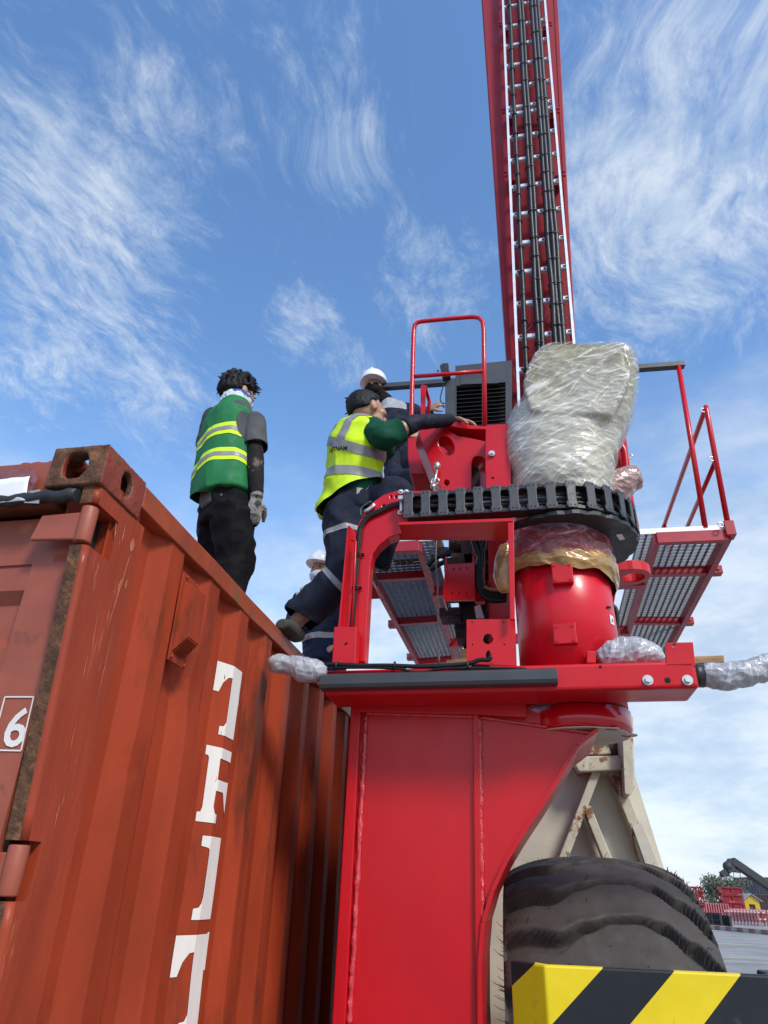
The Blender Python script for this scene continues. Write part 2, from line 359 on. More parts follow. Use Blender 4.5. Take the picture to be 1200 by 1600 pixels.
# ---------------------------------------------------------------- ground
def build_ground():
    def yard(t, c):
        g = t.add('ShaderNodeNewGeometry').outputs['Position']
        tr = t.noise(t.mapping(g, (.05, .5, 1), (0, 0, .12)), 1.0, 6, .6)
        c = t.mix(t.rng(tr, .4, .65, 0, .55), c, (.36, .355, .34))
        bk = t.add('ShaderNodeTexBrick'); bk.inputs['Scale'].default_value = .25; bk.inputs['Mortar Size'].default_value = .004; t.set(bk.inputs['Vector'], g)
        return t.mix(t.math('MULTIPLY', bk.outputs['Fac'], .5), c, (.07, .07, .07))
    gm = mat('yard_concrete', (.27, .265, .255), .95, spec=.15, var=.2, vscale=.6, bump=.3, bscale=25, extra=yard)
    mb = MB(); n = 24; R = 2500
    mb.face([V3((-R, -R, 0)), V3((R, -R, 0)), V3((R, R, 0)), V3((-R, R, 0))])
    tag(mb.build('ground', gm, base=(0, 0, 0)), kind='structure')
    mb = MB()
    for (px, py, L, w) in ((1165, 1497, 3.0, .14), (1185, 1477, 6, .2), (1130, 1466, 3, .16), (1195, 1504, 2.2, .12)):
        c = PZ(px, py, 0.004); c = V3((c.x, c.y, .004))
        d = V3((.96, -.28, 0)); mb.face([c - d*L/2 - d.orthogonal().normalized()*0 + V3((d.y, -d.x, 0))*w, c + d*L/2 + V3((d.y, -d.x, 0))*w, c + d*L/2, c - d*L/2])
    tag(mb.build('road_marking', mat('faded_yellow_line', (.55, .50, .25), .8, var=.3, vscale=2)), kind='structure')
build_ground()

# ---------------------------------------------------------------- shipping container
FOLD0, PER, FLAT, SLP, DEP = .416, .292, .082, .070, .036
def build_container():
    T = thing('shipping_container', CO, 'rust red corrugated shipping container with white lettering, filling the lower left', 'container')
    L = 6.06; WD = 2.44
    # corrugated side wall: one sheet, seen folds measured in the photograph
    prof = [(.10, -.02), (.235, -.02), (.237, -DEP-.004), (FOLD0-SLP, -DEP-.004)]
    k = 0
    while FOLD0 + k*PER + FLAT + SLP < L-.3:
        u = FOLD0 + k*PER
        prof += [(u, -.004), (u+FLAT, -.004), (u+FLAT+SLP, -DEP-.004), (u+PER-SLP, -DEP-.004)]; k += 1
    prof += [(L-.1, -DEP-.004)]
    pp = [prof[0]]
    for q in prof[1:]:
        if abs(q[0]-pp[-1][0]) > 1e-4: pp.append(q)
    prof = pp
    mb = MB(); zs = [.12 + i*(2.545-.12)/60 for i in range(61)]
    dents = [(.74, 2.14, .11, .016), (1.28, 2.27, .09, .012), (.43, 1.87, .05, .006), (1.32, 1.9, .1, .008), (1.0, 1.4, .12, .006), (.66, 2.19, .06, .008)]
    def at(u, v, z):
        d = 0
        for (du, dz, r, a) in dents: d += a*math.exp(-((u-du)**2 + (z-dz)**2)/(r*r))
        d += .0018*noise.noise(V3((u*3, z*2.2, 1)))
        return CP(u, v-d, z)
    fine = []
    for i in range(len(prof)-1):
        a, b = prof[i], prof[i+1]; nn = max(1, int(abs(b[0]-a[0])/.024)) if a[0] < 3.2 else 1
        fine += [(a[0]+(b[0]-a[0])*j/nn, a[1]+(b[1]-a[1])*j/nn) for j in range(nn)]
    fine.append(prof[-1])
    grid = [[mb.bm.verts.new(at(u, v, z)) for z in zs] for (u, v) in fine]
    for i in range(len(fine)-1):
        for j in range(len(zs)-1): mb.bm.faces.new((grid[i][j], grid[i+1][j], grid[i+1][j+1], grid[i][j+1]))
    mb.build('side_wall', CONT, T)
    def surf(u):                                   # v of the wall at u
        for i in range(len(prof)-1):
            if prof[i][0] <= u <= prof[i+1][0]:
                a, b = prof[i], prof[i+1]; return a[1] + (b[1]-a[1])*(u-a[0])/(b[0]-a[0])
        return -DEP
    # white letters painted down one rib, wrapping over its folds
    def arc(cu_, cz, ru, rz, a0, a1, n=8): return [(cu_+ru*cos(radians(a0+(a1-a0)*i/n)), cz+rz*sin(radians(a0+(a1-a0)*i/n))) for i in range(n+1)]
    C = 1.052
    def sym(h): return h + [(2*C-u, z) for (u, z) in h[::-1]]
    def letT(zt, zb, a=.93):
        return [sym([(C, zb), (.975, zb), (.975, zb+.028), (.992, zb+.03), (1.0, zb+.045), (1.0, zt-.045)] + [(.985, zt-.047), (.965, zt-.07), (.952, zt-.105), (a, zt-.105), (a, zt), (C, zt)])], []
    def letI(zt, zb):
        return [sym([(C, zb), (.972, zb), (.972, zb+.03), (.99, zb+.033), (.998, zb+.045), (1.0, zb+.06), (1.0, zt-.04), (.995, zt-.034), (.968, zt-.03), (.968, zt), (C, zt)])], []
    def letR(zt, zb):
        m = (zt+zb)/2 + .005
        o = [(.934, zb), (.934, zb+.028), (.947, zb+.03), (.952, zb+.045), (.952, zt-.04), (.948, zt-.032), (.936, zt-.03), (.936, zt), (1.10, zt)]
        o += arc(1.10, (zt+m-.02)/2, .05, (zt-m+.02)/2, 80, -80) + [(1.085, m-.022), (1.15, zb+.03), (1.165, zb+.026), (1.165, zb), (1.10, zb), (1.05, m-.025), (.995, m-.025), (.993, zb+.05), (1.0, zb+.03), (1.018, zb+.026), (1.018, zb)]
        h = [(.996, m+.01), (1.06, m+.01)] + arc(1.075, (zt-.035+m+.01)/2, .02, (zt-.045-m)/2, -80, 80, 6) + [(1.06, zt-.035), (.996, zt-.035)]
        return [o], [h]
    mb = MB()
    for (os, hs) in (letT(2.310, 2.062), letR(2.020, 1.782), letI(1.742, 1.506), letT(1.466, 1.22), ):
        bm = bmesh.new(); es = []
        for lp in os + hs:
            q = [p for i, p in enumerate(lp) if (abs(p[0]-lp[i-1][0]) + abs(p[1]-lp[i-1][1])) > 1e-5]
            vs = [bm.verts.new((u, 0, z)) for (u, z) in q]; es += [bm.edges.new((vs[i], vs[(i+1) % len(vs)])) for i in range(len(vs))]
        bmesh.ops.triangle_fill(bm, use_beauty=True, edges=es)
        for f in ([FOLD0+2*PER-SLP, FOLD0+2*PER, FOLD0+2*PER+FLAT, FOLD0+2*PER+FLAT+SLP] + [FOLD0+2*PER-SLP+.0233*i for i in (1, 2)] + [FOLD0+2*PER+.0273*i for i in (1, 2)]):
            bmesh.ops.bisect_plane(bm, geom=bm.verts[:]+bm.edges[:]+bm.faces[:], plane_co=(f, 0, 0), plane_no=(1, 0, 0))
        for zz in [1.2+.0404*i for i in range(29)]:
            bmesh.ops.bisect_plane(bm, geom=bm.verts[:]+bm.edges[:]+bm.faces[:], plane_co=(0, 0, zz), plane_no=(0, 0, 1))
        for v in bm.verts:
            u, z = v.co.x, v.co.z; v.co = at(u, surf(u), z) + CV*.0022
            if u < FOLD0+2*PER: v.co -= CU*.0012
        bmesh.ops.recalc_face_normals(bm, faces=bm.faces[:]); mb.merge(bm)
    mb.build('lettering', WHITE_LETTER, T)
    # top side rail with small dents, roof, floor, other walls
    mb = MB(); n = 90
    for i in range(n):
        a, b = .192 + (L-.38)*i/n, .192 + (L-.38)*(i+1)/n
        def q(u):
            w = .004*noise.noise(V3((u*2.3, 0, 5))) ; z0 = 2.532 + .006*noise.noise(V3((u*5, 3, 0)))
            return [CP(u, -.062, z0), CP(u, .004+w, z0), CP(u, .006+w, 2.598), CP(u, -.004+w, 2.604), CP(u, -.062, 2.604)]
        A, B = q(a), q(b)
        if i == 0: ring = [mb.bm.verts.new(p) for p in A]; mb.bm.faces.new(ring)
        nr = [mb.bm.verts.new(p) for p in B]
        for j in range(5): mb.bm.faces.new((ring[j], ring[(j+1) % 5], nr[(j+1) % 5], nr[j]))
        ring = nr
    mb.bm.faces.new(ring[::-1]); bmesh.ops.recalc_face_normals(mb.bm, faces=mb.bm.faces[:])
    mb.build('top_rail', RUST_RAIL, T, bevel=.004)
    mb = MB()
    for i in range(30):
        a, b = .05+i*(L-.1)/30, .05+(i+.55)*(L-.1)/30; c_ = .05+(i+1)*(L-.1)/30
        mb.hexa([CP(a, -.064, 2.57), CP(b, -.064, 2.57), CP(b, -WD+.06, 2.57), CP(a, -WD+.06, 2.57)], [CP(a, -.064, 2.588), CP(b, -.064, 2.588), CP(b, -WD+.06, 2.588), CP(a, -WD+.06, 2.588)])
        mb.hexa([CP(b, -.064, 2.565), CP(c_, -.064, 2.565), CP(c_, -WD+.06, 2.565), CP(b, -WD+.06, 2.565)], [CP(b, -.064, 2.577), CP(c_, -.064, 2.577), CP(c_, -WD+.06, 2.577), CP(b, -WD+.06, 2.577)])
    mb.build('roof', CONT, T)
    mb = MB(); mb.box(CP(L/2, -WD+.03, 1.33), .03, L/2-.02, 1.23, (CV, CU, ZZ)); mb.box(CP(L-.03, -WD/2, 1.33), WD/2-.065, .03, 1.23, (CV, CU, ZZ)); mb.box(CP(L/2, -WD/2, .1), WD/2-.07, L/2-.1, .05, (CV, CU, ZZ))
    mb.build('far_walls', CONT, T)
    mb = MB(); mb.box(CP(L/2, -.035, .07), .035, L/2-.19, .06, (CV, CU, ZZ)); mb.build('bottom_rail', RUST_RAIL, T, bevel=.004)
    # corner post with hinge slots at its front edge
    mb = MB(); slots = [(2.325, 2.44), (1.562, 1.672), (.85, .96), (.3, .4)]
    ulean = lambda z: max(0, min(.075, (2.42-z)*.075))
    def seg(z0, z1, u0):
        r = .013
        pts = [(u0+.05, -.118), (u0+.05, -.050), (u0, -.046), (u0, -r)] + [(u0 + r - r*cos(radians(t)), -r + r*sin(radians(t))) for t in (15, 30, 45, 60, 75)] + [(u0+r, 0), (.236, 0), (.236, -.06), (.12, -.118)]
        if u0 > .02: pts = [(u0, -.118), (u0, 0), (.236, 0), (.236, -.06), (.14, -.118)]
        def lev(z, j): return [CP(u + (ulean(z)*max(0, 1-max(0, u-u0-.012)/.09) if u0 < .02 else 0), v - (.003*noise.noise(V3((u*20, z*4, 0))) if j else 0), z) for (u, v) in pts]
        n = max(1, int((z1-z0)/.05)); rings = [[mb.bm.verts.new(p) for p in lev(z0+(z1-z0)*i/n, False)] for i in range(n+1)]
        m_ = len(pts)
        for i in range(n):
            for j in range(m_):
                f = mb.bm.faces.new((rings[i][j], rings[i][(j+1) % m_], rings[i+1][(j+1) % m_], rings[i+1][j]))
                if u0 < .02 and 1 <= j <= 2: f.material_index = 1
                if u0 < .02 and 3 <= j <= 8: f.smooth = True
        mb.bm.faces.new(rings[0][::-1]); mb.bm.faces.new(rings[-1])
    z = 2.488
    for (a, b) in slots: seg(b, z, 0.0); seg(a, b, .112); z = a
    seg(.12, z, 0.0); mb.build('corner_post', [CONT_POST, RUST], T)
    # corner castings: cast boxes with oval openings on every outer face
    def casting(u0, v0, z0, top):
        mb = MB(); lu, lv, lz, t = .205, .162, .122, .022
        def oval(c, ax, ay, w, h): 
            out = []
            for i in range(20):
                a = 2*pi*i/20; out.append(V3(c) + ax*(w*math.copysign(abs(cos(a))**.8, cos(a))) + ay*(h*math.copysign(abs(sin(a))**.8, sin(a))))
            return out
        def rect(c, ax, ay, w, h): return [V3(c)+ax*w+ay*h, V3(c)-ax*w+ay*h, V3(c)-ax*w-ay*h, V3(c)+ax*w-ay*h]
        cu_, cv_, cz = u0+lu/2, v0-lv/2, z0+lz/2
        f = CP(u0, cv_, cz); mb.plate(rect(f, CV, ZZ, lv/2, lz/2), [oval(f - CV*.006 + ZZ*.003, CV, ZZ, .036, .042)], CU*t)
        s_ = CP(cu_, v0, cz); mb.plate(rect(s_, CU, ZZ, lu/2, lz/2), [oval(s_ + CU*.012, CU, ZZ, .026, .036)], CV*-t)
        tp = CP(cu_, cv_, z0+lz); mb.plate(rect(tp, CU, CV, lu/2, lv/2), [oval(tp, CU, CV, .06, .034)], ZZ*-t)
        bt = CP(cu_, cv_, z0); mb.plate(rect(bt, CU, CV, lu/2, lv/2), [], ZZ*t)
        bk = CP(u0+lu, cv_, cz); mb.plate(rect(bk, CV, ZZ, lv/2, lz/2), [], CU*-t)
        ins = CP(cu_, v0-lv, cz); mb.plate(rect(ins, CU, ZZ, lu/2, lz/2), [], CV*t)
        me = remesh(mb, .0048, 5, amp=.0016, nscale=40)
        me.materials.append(RUST); me.materials.append(mat('casting_side_paint', (.23, .036, .016), .5, var=.2, vscale=14, bump=.4, bscale=60, col2=(.13, .06, .025), c2=(.52, .62), c2scale=14))
        for p in me.polygons: p.material_index = 1 if p.normal.dot(CV) > .55 else 0
        return link_mesh('corner_casting', me, RUST, T)
    casting(-.012, .006, 2.489, True)
    casting(-.012, .006, .0, False)
    # door end: header, gasket, recessed door leaf with pressed bands, hinges, box numeral
    mb = MB(); mb.bar(CP(.06, -.16, 2.53), CP(.06, -WD+.16, 2.53), .10, .11)
    for i in range(16): mb.ball(CP(.03+.06*random.random(), -.17-.10*random.random(), 2.588), (.02+.02*random.random(), .02, .008), seg=8)
    mb.build('door_header', CONT_DOOR, T, bevel=.004)
    mb = MB()
    mb.tube([CP(-.004, -.055-.021*i, 2.462+.004*sin(i*1.9)) for i in range(30)], .017, 8)
    mb.build('gasket', RUBBER_GASKET, T)
    mb = MB(); mb.box(CP(.10, -.066, 1.29), .014, .02, 1.155, (CV, CU, ZZ)); mb.build('gasket', RUBBER_GASKET, T)
    prof_d = [(2.437, .022), (2.305, .022), (2.304, .028), (2.298, .028), (2.297, .024), (2.235, .024), (2.205, .050), (2.115, .050), (2.085, .024), (1.90, .024), (1.87, .05), (1.78, .05), (1.75, .024), (1.55, .024), (1.52, .05), (1.43, .05), (1.40, .024), (.2, .024)]
    D = MB()
    ve0 = -.175
    for i in range(len(prof_d)-1):
        (z0, u0), (z1, u1) = prof_d[i], prof_d[i+1]
        D.face([CP(u0, ve0, z0), CP(u0, -WD/2, z0), CP(u1, -WD/2, z1), CP(u1, ve0, z1)])
    D.box(CP(.035, -.1165, 1.33), .0585, .018, 1.105, (CV, CU, ZZ))
    bmesh.ops.translate(D.bm, verts=D.bm.verts[:], vec=CU*.038)
    dr = D.build('door', CONT_DOOR, T)
    D2 = MB()
    for i in range(len(prof_d)-1):
        (z0, u0), (z1, u1) = prof_d[i], prof_d[i+1]
        D2.face([CP(u0+.038, -WD/2-.02, z0), CP(u0+.038, -WD+.14, z0), CP(u1+.038, -WD+.14, z1), CP(u1+.038, -WD/2-.02, z1)])
    D2.build('door', CONT_DOOR, T)
    mb = MB(); mb.box(CP(.10, -WD+.065, 1.31), .065, .09, 1.25, (CV, CU, ZZ)); mb.build('corner_post', CONT_POST, T, bevel=.008)
    mb = MB(); mb.box(CP(.06, -WD/2, .07), WD/2-.14, .05, .06, (CV, CU, ZZ)); mb.build('door_sill', CONT_DOOR, T, bevel=.004)
    for (z0, z1) in slots[:3]:
        zc = (z0+z1)/2
        ul = ulean(zc); mb = MB(); mb.cyl(CP(.014+ul, -.022, z0+.008), CP(.014+ul, -.022, z1-.008), .021, 16)
        ux = .012+ul
        mb.hexa([CP(ux-.008, -.035, z0+.016), CP(ux-.008, -.165, z0+.022), CP(ux+.004, -.165, z0+.022), CP(ux+.004, -.035, z0+.016)], [CP(ux-.008, -.035, z1-.022), CP(ux-.008, -.150, z1-.024), CP(ux+.004, -.150, z1-.024), CP(ux+.004, -.035, z1-.022)])
        mb.build('hinge', CONT_DOOR, dr, bevel=.004)
    mk = mat('white_marking', (.72, .68, .64), .6, var=.08)
    p = [CUV(x, y, .0535) for (x, y) in ((8, 1089), (53, 1089), (33, 1173), (-14, 1172))]
    mb = MB()
    for i in range(4):
        a, b = p[i], p[(i+1) % 4]; e = (b-a).normalized(); nrm = CU*-1; s_ = e.cross(nrm)*.0016
        mb.hexa([a-s_, b-s_, b+s_, a+s_], [a-s_+nrm*.0012, b-s_+nrm*.0012, b+s_+nrm*.0012, a+s_+nrm*.0012])
    mb.build('numeral_box', mk, dr)
    o = CUV(2, 1166, .0535); ex = (p[1]-p[0]).normalized(); ey = (p[0]-p[3]).normalized()
    ex = CV; ey = ZZ
    link_mesh('numeral', text_mesh('6', .118, o - CV*.004, ex, ey, .0006, bold=.0015), mk, dr)
    # bare scratches in the post's paint
    rs = random.Random(8); SC = mat('scratched_paint', (.42, .13, .06), .7, var=.3, vscale=40)
    def side(px, py): return on_plane(px, py, CV, CV.dot(CO)+.0012)
    for (x0, y0, x1, y1, w) in [(206, 858, 167, 984, .0035), (209, 842, 204, 862, .011), (190, 905, 184, 922, .004), (199, 905, 195, 920, .004), (196, 820, 190, 848, .003), (182, 815, 179, 842, .003), (152, 960, 143, 1020, .0018), (176, 985, 150, 1100, .0015)] + [(lambda x, y, L: (x, y, x-L*.2, y+L, rs.uniform(.0008, .002)))(rs.uniform(60, 205)-(y-830)*.12, y, rs.uniform(8, 55)) for y in [rs.uniform(830, 1250) for _ in range(22)]]:
        if (x0+ (y0-840)*.2) > 232 or x0 < 100-(y0-1040)*.2+14: continue
        a, b = side(x0, y0), side(x1, y1); n = 9; mb = MB(); L_, R_ = [], []
        for i in range(n+1):
            t = i/n; q = a.lerp(b, t) + CU*(.003*noise.noise(V3((t*6, x0, 0)))); hw = w*sin(pi*(.06+.88*t))*(1+.5*noise.noise(V3((t*9, y0, 3)))); L_.append(mb.bm.verts.new(q-CU*hw)); R_.append(mb.bm.verts.new(q+CU*hw))
        for i in range(n): mb.bm.faces.new((L_[i], R_[i], R_[i+1], L_[i+1]))
        mb.build('scratch', SC, T)
    # ventilator box near the top of the second rib
    mb = MB(); z0, z1 = 2.215, 2.44; a, b = .512, .600
    mb.hexa([CP(a-.012, -.003, z0-.03), CP(b+.012, -.003, z0-.03), CP(b+.012, -.003, z1+.03), CP(a-.012, -.003, z1+.03)], [CP(a-.012, .003, z0-.03), CP(b+.012, .003, z0-.03), CP(b+.012, .003, z1+.03), CP(a-.012, .003, z1+.03)])
    mb.hexa([CP(a, .003, z0), CP(b, .003, z0), CP(b, .003, z1), CP(a, .003, z1)], [CP(a+.006, .045, z0+.045), CP(b-.006, .045, z0+.045), CP(b-.006, .045, z1-.02), CP(a+.006, .045, z1-.02)])
    for i in range(8):
        t = (i+.5)/8; mb.bar(CP(a+.008, .006+.038*t, z0+.043*t-.001), CP(b-.008, .006+.038*t, z0+.043*t-.001), .003, .0035)
    for (u, z) in ((a-.002, z0-.018), (b, z0-.02), (a+.01, z1+.018), (b-.01, z1+.016)): mb.ball(CP(u, .005, z), .006, seg=8)
    mb.build('ventilator', CONT, T, bevel=.003)
    return T
build_container()
def build_paper():
    T = thing('paper_label', CUV(20, 770, -.02), 'white paper label taped with grey tape to the container header', 'label')
    mb = MB(); n = 10
    A, B, Cc, Dd = [CUV(x, y, -.014) for (x, y) in ((-40, 755), (48, 745), (40, 783), (-40, 790))]
    g = [[A.lerp(B, i/n).lerp(Dd.lerp(Cc, i/n), j/4) - CU*(.004+.004*noise.noise(V3((i*.5, j*.5, 0)))) for j in range(5)] for i in range(n+1)]
    for i in range(n):
        for j in range(4): mb.face([g[i][j], g[i][j+1], g[i+1][j+1], g[i+1][j]])
    bmesh.ops.remove_doubles(mb.bm, verts=mb.bm.verts[:], dist=1e-5)
    o = mb.build('sheet', PAPER, T, smooth=True); s = o.modifiers.new('t', 'SOLIDIFY'); s.thickness = .0008
    mb = MB(); q = [CUV(x, y, -.013) for (x, y) in ((44, 768), (63, 765), (61, 787), (38, 786))]; mb.hexa(q, [p - CU*.0015 for p in q]); mb.build('tape', mat('grey_tape', (.28, .29, .31), .35, var=.15, vscale=30, bump=.2), T)
    mb = MB(); q = [CUV(x, y, -.0105) for (x, y) in ((-40, 733), (52, 733), (60, 748), (48, 772), (-40, 772))]; mb.plate(q, [], CU*-.001); mb.build('film_border', mat('torn_film', (.22, .075, .075), .3, var=.3, vscale=30, bump=.6, bscale=50), T)
build_paper()
# ---------------------------------------------------------------- red crane
def MPT(x, d, z): return V3((M0.x, M0.y, 0)) + MX*x + MY*d + ZZ*z      # machine frame point
def mxd(p): q = p - M0; return q.dot(MX), q.dot(MY), p.z
MAX = (MX, MY, ZZ)
def pl(pts, d): return [PM(x, y, d) for (x, y) in pts]
def dcirc(px, py, rx, ry, d, n=18): return [PM(px+rx*cos(2*pi*i/n), py+ry*sin(2*pi*i/n), d) for i in range(n)]
CRANE = thing('crane', V3((M0.x+.1, M0.y+.5, 0)), 'tall red cargo crane with handrails, grated platforms and a film wrapped slewing drive', 'crane')
RED_COL = mat('red_column_paint', (.60, .004, .016), .32, spec=.4, coat=.15, var=.05, vscale=3, bump=.12, bscale=6)
RED_GLOSS = mat('red_gloss_paint', (.56, .002, .012), .2, spec=.45, coat=.5, var=.05, vscale=3, bump=.12, bscale=6)
CC = PM(881, 950, .40); CC.z = 0                                   # axis of the round column
ccx, ccd, _ = mxd(CC)
def build_leg():
    T = CRANE
    zt = PM(650, 1093, .22).z
    def down(p, z=0.0): return V3((p.x, p.y, z))
    d = .235
    left = [(549, 1093), (520, 1600)]
    diag = [(936, 1142), (905, 1166), (878, 1212), (850, 1258), (818, 1306), (793, 1348), (772, 1394), (758, 1442), (753, 1500), (753, 1600)]
    top = [PM(549, 1093, d), PM(800, 1093, d), PM(860, 1125, d)]
    out = top + pl(diag, d); b = PM(753, 1600, d); out.append(V3((b.x, b.y, 0))); a = PM(520, 1600, d)
    dirl = (PM(520, 1600, d) - PM(549, 1093, d)); e = PM(549, 1093, d) + dirl*(PM(549, 1093, d).z/(-dirl.z)); out.append(e)
    mb = MB(); mb.plate(out, [], MY*.02); leg = mb.build('leg', RED_LEG, T)
    # deep box behind the front web: curved flange, side and back plates
    mb = MB(); path = pl(diag, d-.03); path.append(V3((path[-1].x, path[-1].y, 0)))
    for i in range(len(path)-1):
        p, q = path[i], path[i+1]; t = (q-p).normalized(); nrm = t.cross(MY).normalized()*.014
        mb.hexa([p, q, q+MY*.52, p+MY*.52], [p-nrm, q-nrm, q-nrm+MY*.52, p-nrm+MY*.52])
    bmesh.ops.remove_doubles(mb.bm, verts=mb.bm.verts[:], dist=.0015)
    mb.build('curved_flange', RED, leg)
    mb = MB(); p, q = PM(549, 1093, d-.03), e - MY*.03
    w = MX*.042; mb.hexa([p, q, q+w*1.25, p+w], [p+MY*.52, q+MY*.52, q+w*1.25+MY*.52, p+w+MY*.52])
    w = MX*.02; p = p+MX*.03+ZZ*.0; q = q+MX*.04; mb.hexa([p+MY*.521, q+MY*.521, q+w+MY*.521, p+w+MY*.521], [p+MY*2.6, q+MY*2.6, q+w+MY*2.6, p+w+MY*2.6])  # unseen rear plate, added to block sky reflections on the container ribs
    mb.hexa([x+MY*1.3 for x in (p, p+w, p+w+ZZ*.4, p+ZZ*.4)], [x+MY*2.6 for x in (p, p+w, p+w+ZZ*.4, p+ZZ*.4)]); mb.build('side_flange_and_screen', RED, leg, bevel=.004)  # unseen raised strip of that added screen
    mb = MB(); mb.plate([x + MY*.46 for x in out], [], MY*.02); mb.build('rear_web', RED, leg)
    mb = MB(); p, q = PM(743, 1114, d-.018), PM(749, 1600, d-.018); q = p + (q-p)*(p.z/(p.z-q.z))
    mb.hexa([p-MX*.012, q-MX*.012, q+MX*.012, p+MX*.012], [p-MX*.012+MY*.03, q-MX*.012+MY*.03, q+MX*.012+MY*.03, p+MX*.012+MY*.03])
    mb.build('rib', RED, leg, bevel=.003)
    mb = MB(); mb.plate(pl([(549, 1090), (822, 1096), (822, 1121), (745, 1116), (549, 1112)], d-.035), [], MY*.035); mb.build('top_strip', RED, leg, bevel=.004)
    mb = MB()                                      # weld beads along the inner corners
    def bead(a, b, r):
        n = int((a-b).length/.012); pts = [a.lerp(b, i/n) + MX*(.0022*random.uniform(-1, 1)) for i in range(n+1)]
        mb.tube(pts, [r*random.uniform(.75, 1.25) for _ in pts], 7)
    for (x0, y0, x1, y1) in ((572, 1118, 546.5, 1600), (749, 1122, 754, 1440), (571, 1115, 742, 1120), (752, 1121, 925, 1146)):
        bead(PM(x0, y0, d-.004), PM(x1, y1, d-.004), .011 if x0 == x1 or y1 > 1300 else .007)
    mb.build('weld_bead', RED_BEAD, leg)
    # foot plate
    c = (e + out[-2])/2; mb = MB(); mb.box(V3((c.x, c.y, .03))+MY*.24, .36, .40, .03, MAX); mb.build('foot_plate', RED, leg)
build_leg()
BZ1 = PM(800, 1039, 0).z; BZ0 = PM(800, 1081, 0).z; BX0 = mxd(PM(508, 1050, 0))[0]; BX1 = mxd(PM(1091, 1060, 0))[0]
def build_beam():
    T = CRANE
    mb = MB(); x0, x1 = BX0, BX1
    mb.box(MPT((x0+x1)/2, .105, (BZ0+BZ1)/2), (x1-x0)/2, .105, (BZ1-BZ0)/2, MAX)
    beam = mb.build('beam', RED, T, bevel=.014, seg=3)
    mb = MB(); mb.plate(pl([(1040, 1040.5), (1040, 1004), (1083, 1003), (1087, 1041)], .0), [dcirc(1053, 1008, 2.6, 2.6, 0, 10)], MY*.014); mb.build('end_plate', RED, beam, bevel=.003)
    for (x, y) in ((1012, 1063), (1074, 1063)):
        c = PM(x, y, 0); b = MB(); b.cyl(c, c-MY*.005, .019, 18); b.cyl(c-MY*.005, c-MY*.02, .0125, 6, smooth=False); b.build('bolt', BOLT, beam)
    c = PM(1043, 1063, 0); b = MB(); b.cyl(c+MY*.002, c-MY*.0012, .011, 16); b.build('bolt_hole', DARKHOLE, beam)
    for (x, y, r) in ((938, 1042, .006),):
        c = PM(x, y, 0); b = MB(); b.cyl(c+MY*.002, c-MY*.0012, r, 12); b.build('bolt_hole', DARKHOLE, beam)
    # black cable duct along the front and the two loose cables above it
    xa, xb = mxd(PM(499, 1056, -.05))[0], mxd(PM(872, 1060, -.05))[0]; za, zb = PM(700, 1070, -.05).z, PM(700, 1047, -.05).z
    mb = MB(); sec = [(-.001, zb), (-.038, zb), (-.05, zb-.008), (-.05, za+.014), (-.042, za), (-.001, za)]
    mb.hexa([MPT(xa, dd, z) for dd, z in sec], [MPT(xb, dd, z) for dd, z in sec]); mb.build('cable_duct', DGREY, T, bevel=.003)
    def cable(pts, r, d=-.022, nm='cable', par=T, k=6, mt=CABLE):
        mb = MB(); mb.tube(catmull([PM(x, y, d) if len(q) < 1 else PM(x, y, q[0]) for (x, y, *q) in pts], k), r, 8); return mb.build(nm, mt, par)
    cable([(490, 1043), (520, 1038), (560, 1040), (610, 1040), (660, 1041.5), (712, 1039), (735, 1036), (750, 1031), (763, 1031), (767, 1026)], .009)
    cable([(495, 1049), (520, 1044), (580, 1043), (625, 1045), (640, 1049), (662, 1050), (690, 1045), (740, 1044), (815, 1045), (822, 1049)], .006)
    for x in (526, 617, 731): mb = MB(); mb.tube(circ(PM(x, 1040, -.022), .014, MY, ZZ, 12) + [PM(x, 1040, -.022)+MY*.014], .004, 6, cap=False); mb.build('cable_tie', BLACK, T)
    # film wrapped ends of the cross tubes
    def wrapped(nm, pts, rr, d, mt, amp, seed):
        mb = MB(); ltube(mb, pl(pts, d), rr, 18, 5)
        mb.ball(PM(*pts[0], d), rr[0]*.97); mb.ball(PM(*pts[-1], d), rr[-1]*.97)
        link_mesh(nm, remesh(mb, .009, 4, amp, 14, seed, amp*.7, 34), mt, T)
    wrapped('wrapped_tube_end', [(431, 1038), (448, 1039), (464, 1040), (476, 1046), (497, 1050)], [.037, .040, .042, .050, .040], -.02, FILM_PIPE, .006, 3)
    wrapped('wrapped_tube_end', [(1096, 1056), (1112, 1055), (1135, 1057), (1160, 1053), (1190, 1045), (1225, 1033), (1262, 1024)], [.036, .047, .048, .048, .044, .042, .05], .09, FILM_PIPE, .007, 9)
    mb = MB(); mb.cyl(PM(1080, 1055, .09), PM(1099, 1056, .09), .044, 16); mb.build('tube_socket', BLACK, T)
    mb = MB(); ltube(mb, pl([(935, 1030), (960, 1022), (990, 1018), (1020, 1024), (1034, 1034)], .19), [.03, .055, .062, .045, .02], 16); link_mesh('wrapped_fitting', remesh(mb, .009, 4, .007, 14, 4, .005, 34), FILM_PIPE, T)
    mb = MB(); mb.plate(pl([(917, 1036), (917, 1016), (931, 1017), (931, 1036)], .1), [], MY*.12); mb.build('bracket', RED, T, bevel=.003)
build_beam()
